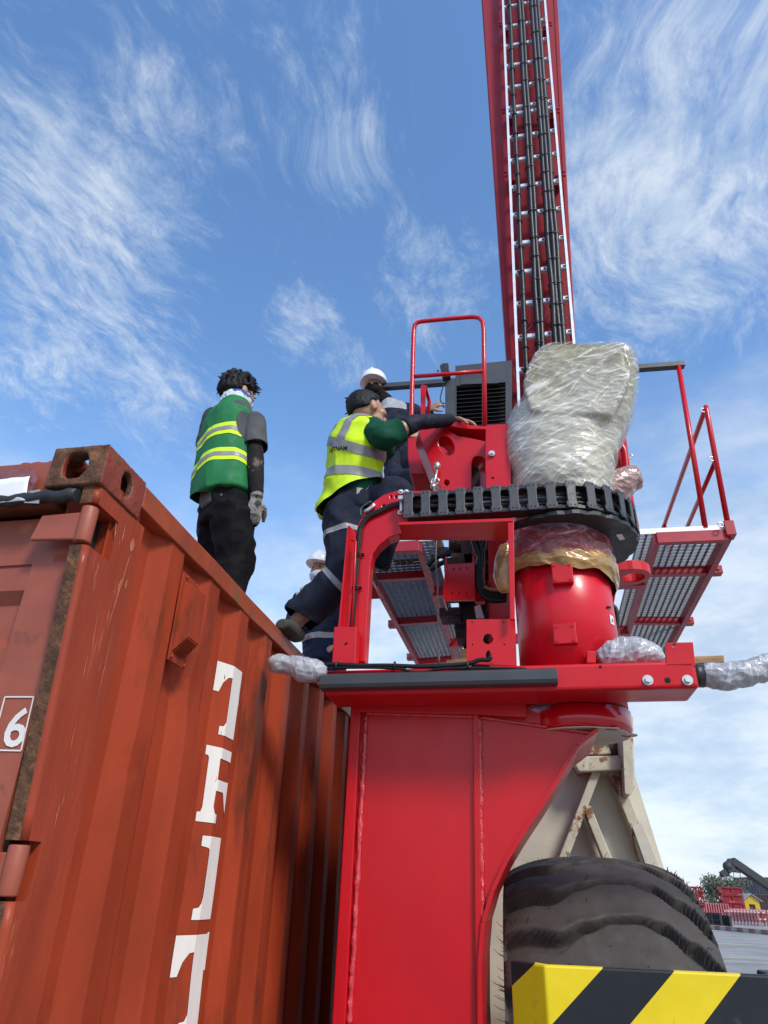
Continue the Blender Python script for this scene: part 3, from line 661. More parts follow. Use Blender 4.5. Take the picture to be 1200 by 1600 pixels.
def build_column():
    T = CRANE
    r = (mxd(PM(958, 950, .40))[0] - mxd(PM(805, 950, .40))[0])/2; ztop = PM(880, 800, .40-r).z
    mb = MB(); n = 48; mb.cyl(CC+ZZ*(BZ0+.01), CC+ZZ*3.12, r, n); col = mb.build('column', RED_COL, T)
    rf = abs(mxd(PM(986, 1120, .40))[0] - ccx); zb = PM(985, 1152, .40).z
    mb = MB(); mb.tube([CC+ZZ*(zb+.004), CC+ZZ*(zb+.02), CC+ZZ*(BZ0-.004)], [rf-.012, rf, rf], n); dr = mb.build('drum', RED_GLOSS, T)
    mb = MB(); mb.plate(circ(CC+ZZ*zb, rf-.014, MX, MY, 40), [circ(CC+ZZ*zb+MX*.2-MY*.03, .035, MX, MY, 14), circ(CC+ZZ*zb+MX*.12-MY*.16, .03, MX, MY, 14)], ZZ*.0035); mb.build('underside_plate', CREAM, dr)
    for (x0, y0, x1, y1) in ((862, 881, 895, 913), (865, 976, 901, 1008)):
        cx = (x0+x1)/2; cy = (y0+y1)/2
        p = PM(cx, cy, ccd-r-.004); hw = (PM(x1, cy, ccd-r)-PM(x0, cy, ccd-r)).length/2; hh = (PM(cx, y0, ccd-r).z-PM(cx, y1, ccd-r).z)/2
        rad = p - CC; rad.z = 0; rad.normalize(); tx = ZZ.cross(rad); c = CC + rad*(r+.010) + ZZ*p.z
        pd = MB(); pd.box(c, hw, .016, hh, (tx, rad, ZZ)); o = pd.build('cover_pad', RED, col, bevel=.004)
        for i in (-1, 1):
            for j in (-1, 1): b = MB(); q = c+tx*(hw*.7*i)+ZZ*(hh*.7*j)+rad*.016; b.cyl(q, q+rad*.004, .006, 10); b.build('screw', RED, o)
    for (px, py, sx, nm, mt) in ((946, 971, .016, 'warning_label', PAPER),):
        p = PM(px, py, ccd-r*.45); rad = p-CC; rad.z = 0; rad.normalize(); tx = ZZ.cross(rad); c = CC+rad*(r+.0015)+ZZ*p.z
        b = MB(); b.box(c, sx, .001, sx*1.25, (tx, rad, ZZ)); o = b.build(nm, mt, col)
        q = c+rad*.0016; b = MB(); b.hexa([q-tx*.009-ZZ*.009, q+tx*.009-ZZ*.009, q+ZZ*.010], [q-tx*.009-ZZ*.009+rad*.0006, q+tx*.009-ZZ*.009+rad*.0006, q+ZZ*.010+rad*.0006]); b.build('warning_triangle', mat('label_red', (.35, .02, .02), .5), o)
    b = MB(); q = CC + (MX*.80-MY*.60)*(r+.004) + ZZ*PM(944, 955, ccd-r*.4).z; b.cyl(q-MX*.004, q+MX*.010, .006, 10); b.build('grease_nipple', BLACK, col)
    # collars: film over the slewing ring, amber bag gathered below it; pleated sheets with ragged hems
    zz = lambda y: PM(880, y, ccd-r).z
    def sheet(nm, mt, zt, zb, prof, hem, amp, seed, fold=7.0):
        mb = MB(); na, nz = 300, 30; g = []
        for i in range(na):
            a = 2*pi*i/na; ca, sa = cos(a), sin(a); col_ = []
            zl = zb - hem*(.45*noise.noise(V3((ca*2.2+seed, sa*2.2, 2))) + .75*ca)
            for k in range(nz+1):
                t = k/nz; z = zt + (zl-zt)*t; p_ = t*(len(prof)-1); q = min(int(p_), len(prof)-2); rr = r + prof[q] + (prof[q+1]-prof[q])*(p_-q)
                w = noise.fractal(V3((ca*2.2+seed, sa*2.2, z*fold+ca*1.6)), 1, 2, 3)
                c_ = 1-2*abs(noise.noise(V3((ca*2.0+seed, sa*2.0, z*fold*2.6+ca*2.5))))
                c2 = 1-2*abs(noise.noise(V3((ca*9+seed, sa*9, z*fold*3.2))))
                col_.append(mb.bm.verts.new(CC + ZZ*(z+.006*w) + (MX*ca+MY*sa)*(rr + amp*(.7*w + .6*c_ + .12*c2))))
            g.append(col_)
        for i in range(na):
            for k in range(nz): f = mb.bm.faces.new((g[i][k], g[(i+1) % na][k], g[(i+1) % na][k+1], g[i][k+1])); f.smooth = True
        bmesh.ops.recalc_face_normals(mb.bm, faces=mb.bm.faces[:]); mb.build(nm, mt, T)
    sheet('film_collar', FILM_RED, zz(812), zz(874), [.012, .030, .034, .022], .0, .012, 2)
    sheet('amber_bag', FILM_AMBER, zz(855), zz(886), [.024, .034, .036, .020], .042, .014, 6, 9)
    mb = MB(); ltube(mb, [PM(790, 852, ccd-.1), PM(788, 875, ccd-.1), PM(785, 900, ccd-.1), PM(787, 925, ccd-.1)], [.02, .030, .035, .012], 12, rx=[.03, .04, .045, .02], side=MX); link_mesh('amber_bag', remesh(mb, .007, 3, .008, 12, 5, .008, 16, (1, 1, .4)), FILM_AMBER, T)
    return r
CR = build_column()
def build_arch():
    T = CRANE; d = .10; B = MY*.07
    outer = [(556, 1034), (557, 900), (557, 828), (560, 818), (567, 803), (580, 786), (599, 773), (620, 766.5), (796, 767), (801, 767), (801, 834), (623, 834), (607, 840), (591, 853), (582, 866), (579, 882), (577, 913), (570, 1034)]
    holes = [dcirc(611, 776, 1.4, 3, d, 8), dcirc(618.5, 776, 1.4, 3, d, 8), dcirc(600, 791, 3, 3, d, 10)]
    mb = MB(); mb.plate(pl(outer, d), holes, B); arch = mb.build('arch_frame', RED, T, bevel=.004)
    mb = MB(); mb.plate(pl([(623, 816), (801, 809.5), (801, 814), (623, 820)], -.035), [], MY*.133); mb.build('tray_flange', RED, arch)
    mb = MB(); mb.plate(pl([(793, 810), (803, 810), (804.5, 968), (797, 968)], -.03), [], MY*.016); mb.build('tie_bar', RED, T, bevel=.003)
    mb = MB(); mb.plate(pl([(729, 968), (805, 967), (807.5, 1040), (729, 1036.5)], .02), [dcirc(762.5, 998, 8.3, 8.5, .02, 20), dcirc(737.5, 972, 1.5, 1.6, .02, 8), dcirc(787, 972, 1.5, 1.6, .02, 8), dcirc(738, 1007, 1.5, 1.6, .02, 8), dcirc(788, 1007, 1.5, 1.6, .02, 8),
        [PM(x, y, .02) for (x, y) in ((759, 1031), (759, 1020), (760.5, 1017), (763, 1015.5), (766, 1017), (767.5, 1020), (767.5, 1031))]], MY*.012)
    mb.build('bracket_plate', RED, T)
    # left angle bar and its base plate
    mb = MB(); mb.plate(pl([(543, 823), (545, 820.5), (556, 831), (557, 985), (528, 985)], .085), [], MY*.012)
    mb.plate(pl([(543, 823), (545, 820.5), (531, 985), (528, 985)], .03), [], MY*.055); mb.build('angle_bar', RED, T)
    mb = MB(); p = pl([(550, 846), (554, 844), (556, 850), (547.5, 980)], .05); mb.tube([PM(549, 844, .05), PM(556, 846, .05), PM(549.5, 980, .05)], .005, 6); mb.build('bar_edge', RED, T)
    mb = MB(); mb.plate(pl([(522, 979), (557.5, 979), (555, 1037), (518.5, 1037)], .015), [], MY*.07)
    bp = mb.build('base_plate', RED, T, bevel=.004)
    b = MB(); b.cyl(PM(541, 1006, .0155), PM(541, 1006, .0135), .007, 10); b.build('bolt_hole', DARKHOLE, bp)
    # cables on the arch
    for off, r in ((0, .0075), (2.6, .0055), (-2.2, .0045)):
        mb = MB(); mb.tube(catmull(pl([(549+off, 985), (553+off, 940), (557+off, 880), (561+off, 840), (564+off*.9, 822+off*.3), (576+off*.6, 806+off*.7), (595, 797+off), (612, 789+off), (630, 785+off)], .085), 6), r, 8)
        mb.build('hose', CABLE, arch)
    for (x, y) in ((561.5, 866), (557.5, 918)): mb = MB(); mb.tube(circ(PM(x, y, .085), .018, MX, MY, 14), .0045, 6, cap=False); mb.build('hose_clip', BLACK, arch)
    mb = MB(); mb.tube(catmull(pl([(564, 806), (564, 795), (570, 789), (580, 783)], .085), 5), .004, 6); mb.build('green_hose', mat('green_hose', (.03, .12, .08), .5), arch)
    mb = MB(); mb.tube(pl([(569, 800), (575, 797), (582, 792), (585, 788)], .085), [.007, .010, .008, .011], 10); mb.build('hose_fitting', BOLT, arch)
    # clamp where the chain is pinned
    for (x, y) in ((627, 770), (635.5, 770), (626, 802), (635, 802)):
        mb = MB(); c = PM(x, y, .10); mb.cyl(c, c-MY*.012, .0125, 14); mb.ball(c-MY*.013, .008, seg=8); mb.build('bolt', BOLT, arch)
    mb = MB(); mb.box(PM(628, 781, .06), .014, .025, .010, MAX); mb.tube(pl([(627, 783), (627, 800)], .06), .008, 10); mb.build('chain_clamp', BOLT, arch, bevel=.002)
build_arch()
def build_chain():
    R = mxd(PM(1001, 858, ccd))[0]-ccx-.043; d0 = ccd-R; z = PM(700, 791, d0).z; H = (PM(700, 771, d0).z - PM(700, 811, d0).z)/2
    E = bpy.data.objects.new('energy_chain', None); COL.objects.link(E); E.parent = CRANE
    x0 = mxd(PM(640, 790, d0))[0]; xs = ccx; E.location = MPT(x0, d0, z) - wloc(CRANE)
    def path(s):
        if s < xs-x0: return MPT(x0+s, d0, z), MX.copy()
        a = (s-(xs-x0))/R; return CC + ZZ*z + MX*(R*sin(a)) - MY*(R*cos(a)), MX*cos(a)+MY*sin(a)
    p = (mxd(PM(778, 790, d0))[0]-mxd(PM(642, 790, d0))[0])/5
    tot = (xs-x0) + R*radians(150); n = int(tot/p)
    for i in range(n):
        c, t = path(i*p); c2, t2 = path((i+1)*p); nr = t.cross(ZZ)            # outward (towards viewer on the straight)
        e = (c2-c).normalized(); ne = e.cross(ZZ); mid = (c+c2)/2
        mb = MB()
        for s in (-1, 1):
            zc = ZZ*(s*(H-.011))
            mb.box(c + e*p*.26 + zc, p*.29, .034, .010, (e, ne, ZZ)); mb.box(c + e*p*.76 + zc, p*.29, .030, .0085, (e, ne, ZZ))
        mb.box(c + ne*-.028, p*.2, .004, H-.022, (e, ne, ZZ))
        o = mb.build('chain_link', BLACK, E, bevel=.002, seg=1)
        mb = MB(); mb.box(c + ne*.0385, .0205, .0045, H+.001, (e, ne, ZZ)); mb.box(c+ne*.036+ZZ*(H*.72), .025, .0045, .012, (e, ne, ZZ)); mb.box(c+ne*.036-ZZ*(H*.72), .025, .0045, .012, (e, ne, ZZ))
        mb.build('crossbar', LINKM, E, bevel=.0025)
        mb = MB()
        for a in (-1, 1):
            for b in (-1, 1): q = c+ne*.0432+e*(.009*a)+ZZ*(b*(H-.012)); mb.cyl(q, q+ne*.0008, .0035, 8)
        mb.build('screw', DARKHOLE, E)
    for k, (dz, r, m_) in enumerate(((.022, .011, CABLE), (-.004, .014, CABLE), (-.03, .010, CABLE), (.004, .006, mat('grey_hose', (.16, .16, .15), .4)), (.042, .007, CABLE))):
        pts = []
        s = 0
        while s < tot-.06: c, t = path(s); pts.append(c + ZZ*(dz+.006*sin(s*9+k)) + t.cross(ZZ)*(.008*sin(s*5+k*2))); s += .05
        mb = MB(); mb.tube(pts, r, 8); mb.build('cable', m_, E)
    # curved guide trough beneath
    mb = MB(); n = 40; zb = z-H-.006
    for (ra, rb, za, zc) in ((CR+.03, R+.030, zb-.020, zb-.002),):
        A = []
        for i in range(n+1):
            a = radians(-42 + 200*i/n); e = MX*sin(a)-MY*cos(a); k_ = min(1, max(0, i/n*2.4-.1)); r1 = (rb-.06)+(ra-rb+.06)*k_ + .006*noise.noise(V3((i*.7, 0, 0))); r2 = rb-.03*(1-min(1, i/n*4)) + (.004 if i % 3 else -.004)
            A.append([CC+e*r1+ZZ*za, CC+e*r2+ZZ*za, CC+e*r2+ZZ*zc, CC+e*r1+ZZ*zc])
        vs = [[mb.bm.verts.new(q) for q in r_] for r_ in A]
        for i in range(n):
            for j in range(4): mb.bm.faces.new((vs[i][j], vs[i][(j+1) % 4], vs[i+1][(j+1) % 4], vs[i+1][j]))
        mb.bm.faces.new(vs[0][::-1]); mb.bm.faces.new(vs[-1])
    mb.build('guide_trough', BLACK, E)
    mb = MB(); mb.box(CC + (MX*.93-MY*.36)*(R-.035) + ZZ*(zb-.0225), .012, .03, .0015, (MX*.93-MY*.36, MX*.36+MY*.93, ZZ)); mb.build('trough_label', PAPER, E)
build_chain()
def build_head():
    T = CRANE; d = .42
    prof = [(536, 842, 974, 6), (542, 833, 983, 7), (562, 824, 989, 6), (585, 817, 989, 6), (607, 811, 982, 5), (630, 802, 970, 3.6), (650, 786, 963, 2.8), (672, 782, 961, 2.5), (698, 784, 957, 2.4), (716, 797, 955, 2.6), (736, 796, 954, 2.6), (756, 798, 951, 2.4), (780, 800, 947, 2.2), (800, 803, 944, 2)]
    def hull(grow, box):
        mb = MB(); pts = []; rx = []; ry = []; sp = []
        for (y, a, b, s) in prof:
            L, R_ = PM(a, y, d), PM(b, y, d); c = (L+R_)/2; c.z = PM((a+b)/2, y, d-(.20 if y < 700 else .12)).z; k_ = (c-EYE).dot(FW)/((L+R_)/2-EYE).dot(FW); pts.append(c); rx.append((R_-L).length/2*min(1, k_)*.985+grow); ry.append((.21 if y < 640 else .25 if y < 760 else .22)+grow); sp.append(s)
        ltube(mb, pts[::-1], ry[::-1], 44, 4, rx=rx[::-1], side=MX, sup=sp[::-1])
        q = pl([(838, 548), (977, 538), (986, 572), (980, 600), (955, 648), (830, 640), (818, 600), (826, 570)], d-.26-grow); c = sum(q, V3())/len(q)
        q = [p + (p-c).normalized()*grow for p in q]; mb.plate(q, [], MY*(.50+2*grow))
        for (x, y, dd, r) in ((905, 715, d-.13, .10), (850, 700, d-.12, .12), (900, 770, d-.10, .14), (835, 655, d-.12, .11), (910, 640, d-.13, .12)): mb.ball(PM(x, y, dd), r+grow)
        return mb
    zt = PM(900, 640, d-.2).z
    me = remesh(hull(-.014, True), .014, 3, .004, 9, 2); me.materials.append(DRIVE_OLIVE); me.materials.append(DRIVE_GREY)
    for p in me.polygons: p.material_index = 0 if p.center.z > zt+.06+.08*noise.noise(p.center*5) else 1
    dv = link_mesh('wrapped_drive', me, None, T)
    me = remesh(hull(.004, True), .0095, 2)
    nor = [V3(v.normal) for v in me.vertices]
    for v, n in zip(me.vertices, nor):
        c = v.co; k = min(1, max(.12, (zt+.12-c.z)/.4))            # tight over the box, loose lower down
        a = noise.fractal(V3((c.dot(MX)*4+c.z*2, c.dot(MY)*4, c.z*9)), 1, 2, 3)
        b = 1-2*abs(noise.noise(V3((c.dot(MX)*4-c.z*7, c.dot(MY)*4, c.z*9+c.dot(MX)*8))))
        e = 1-2*abs(noise.noise(V3((c.dot(MX)*7+c.z*22, c.dot(MY)*9, c.z*20-c.dot(MX)*9))))
        v.co += n*(.011*k*a + .007*k*b + .003*k*e)
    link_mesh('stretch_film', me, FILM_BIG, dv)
    mb = MB()                                     # loose straps of film pulled tight around the box
    for i in range(10):
        pass
    mb.bm.free()
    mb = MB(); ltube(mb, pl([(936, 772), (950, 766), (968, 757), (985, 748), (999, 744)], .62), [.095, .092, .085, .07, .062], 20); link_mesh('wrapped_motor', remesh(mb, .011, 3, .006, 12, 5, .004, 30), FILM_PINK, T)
build_head()
def build_upper():
    T = CRANE
    # heart shaped hinge plate and its neighbour
    d = .42
    mb = MB(); back = MY*.10 - MX*.035
    outer = [(690, 768), (674, 728), (658, 688), (655, 678), (656, 669), (661, 661.5), (668, 658), (677, 656.5), (686, 658.5), (695, 664), (704, 674), (716, 681), (735, 684), (761, 690), (761, 768)]
    
    slot = [PM(x, y, d) for (x, y) in ((737, 764), (737, 722), (739, 716), (743, 713), (749, 712.5), (755, 714), (758, 718), (758, 764))]
    ho = [PM(697.5+12.5*cos(a)+2*sin(a), 696+15*sin(a)+3*cos(a), d) for a in [2*pi*i/24 for i in range(24)]]
    mb.plate(pl(outer, d), [ho, dcirc(698, 754, 4.3, 4.8, d, 14), slot], back)
    hp = mb.build('hinge_plate', RED, T, bevel=.003)
    mb = MB(); mb.plate(pl([(693, 660), (699, 658), (726, 657), (733, 664), (760, 666), (760, 671), (732, 670), (716, 668), (697, 663.5)], d-.03), [], MY*.28)
    mb.plate(pl([(676, 672), (760, 672), (760, 720), (690, 735)], d+.24), [], MY*.02); mb.build('top_flange', RED, hp, bevel=.003)
    mb = MB(); mb.plate(pl([(761, 664), (796, 662), (798, 700), (798, 768), (761, 768)], d-.13), [dcirc(770, 747, 2.4, 2.4, d-.13, 12)], MY*.02)
    mb.plate(pl([(759, 666), (762, 664), (762, 768), (759, 768)], d-.129), [], MY*.3)
    sp = mb.build('side_plate', RED, T)
    c = PM(768.5, 710, d-.13); b = MB(); b.cyl(c, c-MY*.012, .016, 14); b.cyl(c-MY*.012, c-MY*.022, .009, 10); b.build('bolt', BOLT, sp)
    mb = MB(); mb.plate(pl([(637, 684), (660, 684), (668, 700), (676, 741), (641, 741), (637, 712)], .62), [], MY*.25); mb.build('hinge_box', RED, T, bevel=.004)
    mb = MB(); mb.plate(pl([(722, 700), (765, 700), (765, 775), (722, 775)], .66), [], MY*.1); mb.build('dark_slot_backing', mat('dark_machinery_and_void', (.03, .012, .012), .6, var=.4, vscale=12), T)  # dark block standing in for the shaded void behind the slot
    # shackle at the plate
    mb = MB(); mb.ball(PM(683, 728, d-.04), (.018, .018, .024)); mb.tube(pl([(683, 734), (680, 748), (677, 758)], d-.04), [.006, .006, .012], 8); mb.ball(PM(677, 760, d-.04), .015); mb.tube(circ(PM(680, 752, d-.04), .02, MX, ZZ, 12), .004, 6, cap=False); mb.build('shackle', BOLT, hp)
    # handrail loop
    dh = .95; r = .0155
    mb = MB(); ps = [(642, 702), (643, 650), (645, 560), (646.3, 518), (648, 508), (653, 503.5), (661, 502), (700, 498.3), (738, 495.2), (748, 496.5), (754, 503), (755.8, 516), (756.3, 560), (757.3, 668)]
    mb.tube(pl(ps, dh), r, 14); hr = mb.build('handrail', RED, T)
    mb = MB(); mb.tube(pl([(646, 588.5), (756, 580)], dh), r*.92, 14); mb.build('mid_rail', RED, hr)
    mb = MB(); mb.plate(pl([(657.5, 648), (657, 607), (658, 602), (661, 600.5), (664, 602), (664.5, 608), (663, 648)], dh+.1), [], MY*.012 + MX*.004); mb.tube([PM(664, 604, dh+.1), PM(668.5, 620, dh+.22), PM(671, 628, dh+.25), PM(669, 648, dh+.25)], .013, 10); mb.build('grab_handle', RED, T)
    # slewing body that carries everything
    mb = MB(); body = [(764, 669), (955, 669), (962, 700), (962, 800), (764, 800)]
    mb.plate(pl(body, 1.0), [], MY*1.3); mb.build('slewing_body', RED, T, bevel=.01)
    mb = MB(); mb.plate(pl([(968, 641), (974, 650), (981, 700), (986, 752), (992, 790), (999, 822), (950, 822), (950, 641)], .92), [dcirc(962, 668, 3, 14, .92, 12)], MY*.03)
    mb.plate(pl([(966, 634), (981, 634), (981, 651), (976, 652), (975, 640), (966, 640)], .88), [], MY*.1); mb.build('rear_bracket', RED, T, bevel=.003)
    mb = MB(); mb.tube(catmull(pl([(956, 693), (966, 694), (974, 702), (977, 715), (980, 745), (985, 792)], .87), 5), .020, 12); mb.build('bracket_tube', RED, T)
    mb = MB(); mb.tube(circ(PM(984, 713, .9), .015, MX, ZZ, 12), .004, 6, cap=False); mb.build('eyelet', BOLT, T)
    # lug with round hole
    zl = PM(985, 903, .80).z; c = PM(984, 903, .80)
    mb = MB(); o = [c + MX*(.105*cos(a)) + MY*(.105*sin(a)) for a in [radians(-100+200*i/16) for i in range(17)]] + [c - MX*.13 + MY*.105, c - MX*.13 - MY*.105]
    mb.plate(o, [circ(c+MX*.02, .055, MX, MY, 20)], ZZ*.055); mb.build('lifting_lug', RED, T, bevel=.004)
    mb = MB(); mb.plate(pl([(950, 905), (966, 905), (958, 950), (948, 975)], .86), [], MY*.05); mb.build('lug_web', RED, T)
    for pts, r in (([(955, 945), (962, 952), (964, 975), (957, 1000), (958, 1015)], .012), ([(952, 950), (959, 965), (958, 990), (952, 1010)], .009)):
        mb = MB(); mb.tube(catmull(pl(pts, .72), 6), r, 8); mb.build('hose', CABLE if r > .01 else mat('amber_hose', (.4, .25, .06), .5), T)
    mb = MB(); mb.plate(pl([(955, 985), (967, 975), (970, 1000), (966, 1012), (956, 1012)], .75), [], MY*.05); mb.build('hose_bundle', BLACK, T, bevel=.008)
    # engine enclosure with louvres
    de = 1.75
    mb = MB(); mb.plate(pl([(711.5, 571.5), (800, 563), (800, 690), (711.5, 690)], de), [pl([(713, 602.5), (790, 597), (790, 672), (713, 672)], de)], MY*.03)
    mb.plate(pl([(695.5, 594), (711.2, 592.5), (711.2, 690), (695.5, 690)], de), [], MY*.5)
    mb.plate(pl([(711.5, 571.5), (800, 563), (800, 569), (711.5, 577)], de+.031), [], MY*.6)
    enc = mb.build('engine_enclosure', DGREY, T)
    mb = MB(); mb.plate(pl([(711, 592), (800, 586), (800, 690), (711, 690)], de+.14), [], MY*.05); mb.build('louvre_back', DARKHOLE, enc)
    for i in range(12):
        y = 606 + i*6.1
        mb = MB(); a, b = PM(713, y, de+.015), PM(790, y-5.4, de+.015); mb.hexa([a, b, b+ZZ*.016+MY*.05, a+ZZ*.016+MY*.05], [a+ZZ*.003, b+ZZ*.003, b+ZZ*.019+MY*.05, a+ZZ*.019+MY*.05]); mb.build('louvre', BLACK, enc)
    mb = MB(); mb.plate(pl([(720, 584.5), (778, 580.5), (778, 598.5), (720, 600)], de-.006), [], MY*.005); mb.build('enclosure_panel', DGREY, enc)
    mb = MB(); mb.plate(pl([(687, 571), (692, 567.5), (701, 567), (702.5, 580), (690, 582)], de-.1), [], MY*.12); mb.tube(pl([(686, 579), (683, 579.5)], de-.05), [.006, .013], 8); mb.build('work_lamp', BLACK, T, bevel=.004)
    mb = MB(); mb.tube(catmull(pl([(694, 598), (690, 612), (688, 624), (691, 630), (695, 630)], de-.02), 5), .005, 6); mb.build('cable', CABLE, T)
    # below: plates, hoses and gear seen through the arch
    mb = MB(); mb.plate(pl([(697, 882), (741, 879), (742, 937), (695, 938)], .62), [dcirc(x, y, 1.6, 2, .62, 8) for (x, y) in ((709, 889), (719, 888.5), (730, 888), (706, 927), (718, 927), (729, 926.5))], MY*.02)
    mb.plate(pl([(696.5, 866), (698, 882), (695, 938), (692, 936)], .60), [], MY*.15); mb.build('connector_plate', RED, T)
    mb = MB(); mb.plate(pl([(738, 838), (757, 838), (757, 940), (742, 940), (738, 885)], .72), [], MY*.04); mb.build('inner_plate', RED, T)
    mb = MB(); mb.plate(pl([(763, 836), (800, 836), (800, 1036), (764, 1036)], .95), [], MY*.1); mb.build('inner_plate', RED, T)
    MACH = MATS['dark_machinery_and_void']
    mb = MB(); mb.plate(pl([(700, 838), (800, 836), (805, 1045), (728, 1045), (716, 940)], 1.25), [], MY*.2)
    for i in range(16): x = 705+random.random()*80; y = 850+random.random()*150; mb.box(PM(x, y, 1.15), .02+.05*random.random(), .08, .02+.04*random.random(), MAX)
    mb.build('slewing_gear', MACH, T, bevel=.004)
    for pts, r in (([(737, 838), (745, 860), (752, 880), (751, 905), (757, 922), (770, 926), (792, 925)], .016), ([(757, 836), (753, 860), (748, 885), (747, 910), (755, 928), (768, 933), (792, 932)], .018), ([(742, 848), (750, 875), (746, 905), (752, 928), (766, 938), (792, 938)], .014), ([(748, 838), (754, 870), (750, 900), (752, 918), (762, 929), (792, 929)], .013), ([(690, 872), (700, 862), (720, 858), (738, 858)], .018), ([(668, 885), (680, 872), (700, 866), (730, 866)], .02), ([(672, 892), (690, 880), (715, 872), (735, 872)], .018)):
        mb = MB(); mb.tube(catmull(pl(pts, .60 + r*2 if pts[0][0] > 730 else 1.6), 6), r, 8); mb.build('hose', CABLE, T)
    mb = MB(); mb.tube(catmull(pl([(757, 917), (766, 921), (778, 922), (790, 920)], .60), 5), .008, 6); mb.build('hose', mat('tan_hose', (.36, .17, .07), .5), T)
    for (x, y) in ((751, 884), (749, 862), (757, 916)): mb = MB(); mb.tube(circ(PM(x, y, .64), .03, MX, MY*.6+ZZ*.3, 12), .005, 6, cap=False); mb.build('cable_tie', BLACK, T)
    for (x0, x1) in ((703, 710), (712, 718)): mb = MB(); mb.cyl(PM((x0+x1)/2, 830, 1.1), PM((x0+x1)/2, 862, 1.1), .022, 12); mb.build('hydraulic_pipe', BLACK, T)
    mb = MB(); mb.plate(pl([(741, 948), (750, 944), (757, 966), (744, 966)], 1.0), [], MY*.01); mb.build('tag_plate', PAPER, T)
build_upper()
def build_boom():
    T = CRANE; d = 1.95
    # red box boom, slightly wider towards the tip
    Lx = lambda y: 753 + (797-753)*y/640.; Rx = lambda y: 871.5 + (899-871.5)*y/527.
    yt, yb = -130, 700
    a = pl([(Lx(yt), yt), (Rx(yt), yt), (Rx(yb), yb), (Lx(yb), yb)], d)
    mb = MB(); mb.hexa(a, [p+MY*.62 for p in a]); boom = mb.build('boom', RED_BOOM_SHADED, T, bevel=.006)
    for lx in (0, 1):                              # edge lips of the boom
        mb = MB(); f = Lx if lx == 0 else Rx; s = 1 if lx == 0 else -1
        p = pl([(f(yt)+s*1, yt), (f(yt)+s*6, yt), (f(yb)+s*6, yb), (f(yb)+s*1, yb)], d-.012); mb.hexa(p, [q+MY*.0115 for q in p]); mb.build('edge_lip', RED_BOOM_SHADED, boom)
    # cable ladder standing off the boom
    E = bpy.data.objects.new('cable_ladder', None); COL.objects.link(E); E.parent = T; E.location = PM(830, 527, d-.15) - wloc(T)
    l = lambda y: 784.2 + (806-784.2)*y/560.; r = lambda y: 853 + (899.5-853)*y/540.
    dl = d-.16
    for f, s in ((l, 1), (r, -1)):
        p = pl([(f(yt), yt), (f(yt)+s*3.0, yt), (f(640)+s*4.4, 640), (f(640), 640)], dl); mb = MB(); mb.hexa(p, [q+MY*.09 for q in p]); mb.build('rail', ALU, E)
    ys = [-118, -95, -72, -49, -18, 13, 44, 74, 105, 139, 171, 181, 217, 253, 295, 338, 383, 428, 477, 529, 580]
    for y in ys:
        zc = PM(l(y)+2, y, dl+.03).z; xl = mxd(PM(l(y)+2, y, dl+.03))[0]
        # right end: same height on the other rail
        yy = y
        for _ in range(4):
            zr = PM(r(yy)-2, yy, dl+.03).z; yy += (zr-zc)*110
        xr = mxd(PM(r(yy)-2, yy, dl+.03))[0]
        mb = MB(); mb.box(MPT((xl+xr)/2, dl+.03, zc), (xr-xl)/2-.004, .018, .024, MAX); rg = mb.build('rung', ALU, E, bevel=.002, seg=1)
        mb = MB()
        for t in (.08, .36, .58, .82, .94): mb.box(MPT(xl+(xr-xl)*t, dl+.0115, zc+.002), .010 if t < .9 else .014, .0012, .011, MAX)
        mb.box(MPT((xl+xr)/2, dl+.0118, zc-.017), (xr-xl)/2-.01, .0006, .003, MAX)
        mb.build('slot', BLACK, rg)
    for y in (40, 176, 275):                       # brackets tying the ladder to the boom
        for f, s in ((l, -1), (r, 1)):
            c = PM(f(y)+s*2, y, dl+.04); b = MB(); b.cyl(c, c+MX*(s*.03), .012, 10); b.cyl(c+ZZ*.06, c+ZZ*.06+MX*(s*.03), .012, 10); b.box(c-MX*(s*.04)+MY*.08, .03, .06, .05, MAX); b.build('bracket', RED_BOOM_SHADED, E)
    # three bundles of black cables with ties
    lanes = [([.165], .021, .10), ([.385, .455], .023, .40), ([.665, .74, .81], .0245, .70)]
    for li, (fr, rad, _) in enumerate(lanes):
        for fi, f in enumerate(fr):
            pts = []
            for k, y in enumerate(range(-125, 640, 18)):
                a = l(y)+(r(y)-l(y))*(f+.018*noise.noise(V3((y*.012, li*3+fi, 0)))); pts.append(PM(a, y, dl-.018-.012*noise.noise(V3((y*.01, 5+fi, li)))))
            mb = MB(); mb.tube(pts, rad, 10); mb.build('cable', CABLE, E)
        y = -110+li*9
        while y < 600:
            a = (fr[0]+fr[-1])/2; w = (r(y)-l(y))*(fr[-1]-fr[0])/2*.0 ; c = PM(l(y)+(r(y)-l(y))*a, y, dl-.018); hw = (mxd(PM(l(y)+(r(y)-l(y))*fr[-1], y, dl))[0]-mxd(PM(l(y)+(r(y)-l(y))*fr[0], y, dl))[0])/2 + rad + .004
            mb = MB(); mb.tube(circ(c, hw, MX, MY, 14, ry=rad+.006) , .005, 6, cap=False); y += 26+random.random()*16
            mb.build('cable_tie', BLACK, E)
    for (x0, y0, x1, y1) in ((842, 503, 858, 488), (872, 509, 892, 492), (818, 523, 832, 507)):
        mb = MB(); mb.tube(pl([(x0, y0), (x1, y1)], dl-.03), .003, 5); mb.build('loose_tie', BLACK, E)
RED_BOOM_SHADED = mat('red_boom_shaded', (.29, .006, .014), .5, spec=.25, var=.06, vscale=1.5, bump=.05, bscale=10)  # crane red darkened: shade on the boom's face is put into its colour
build_boom()
PLATZ = 4.03
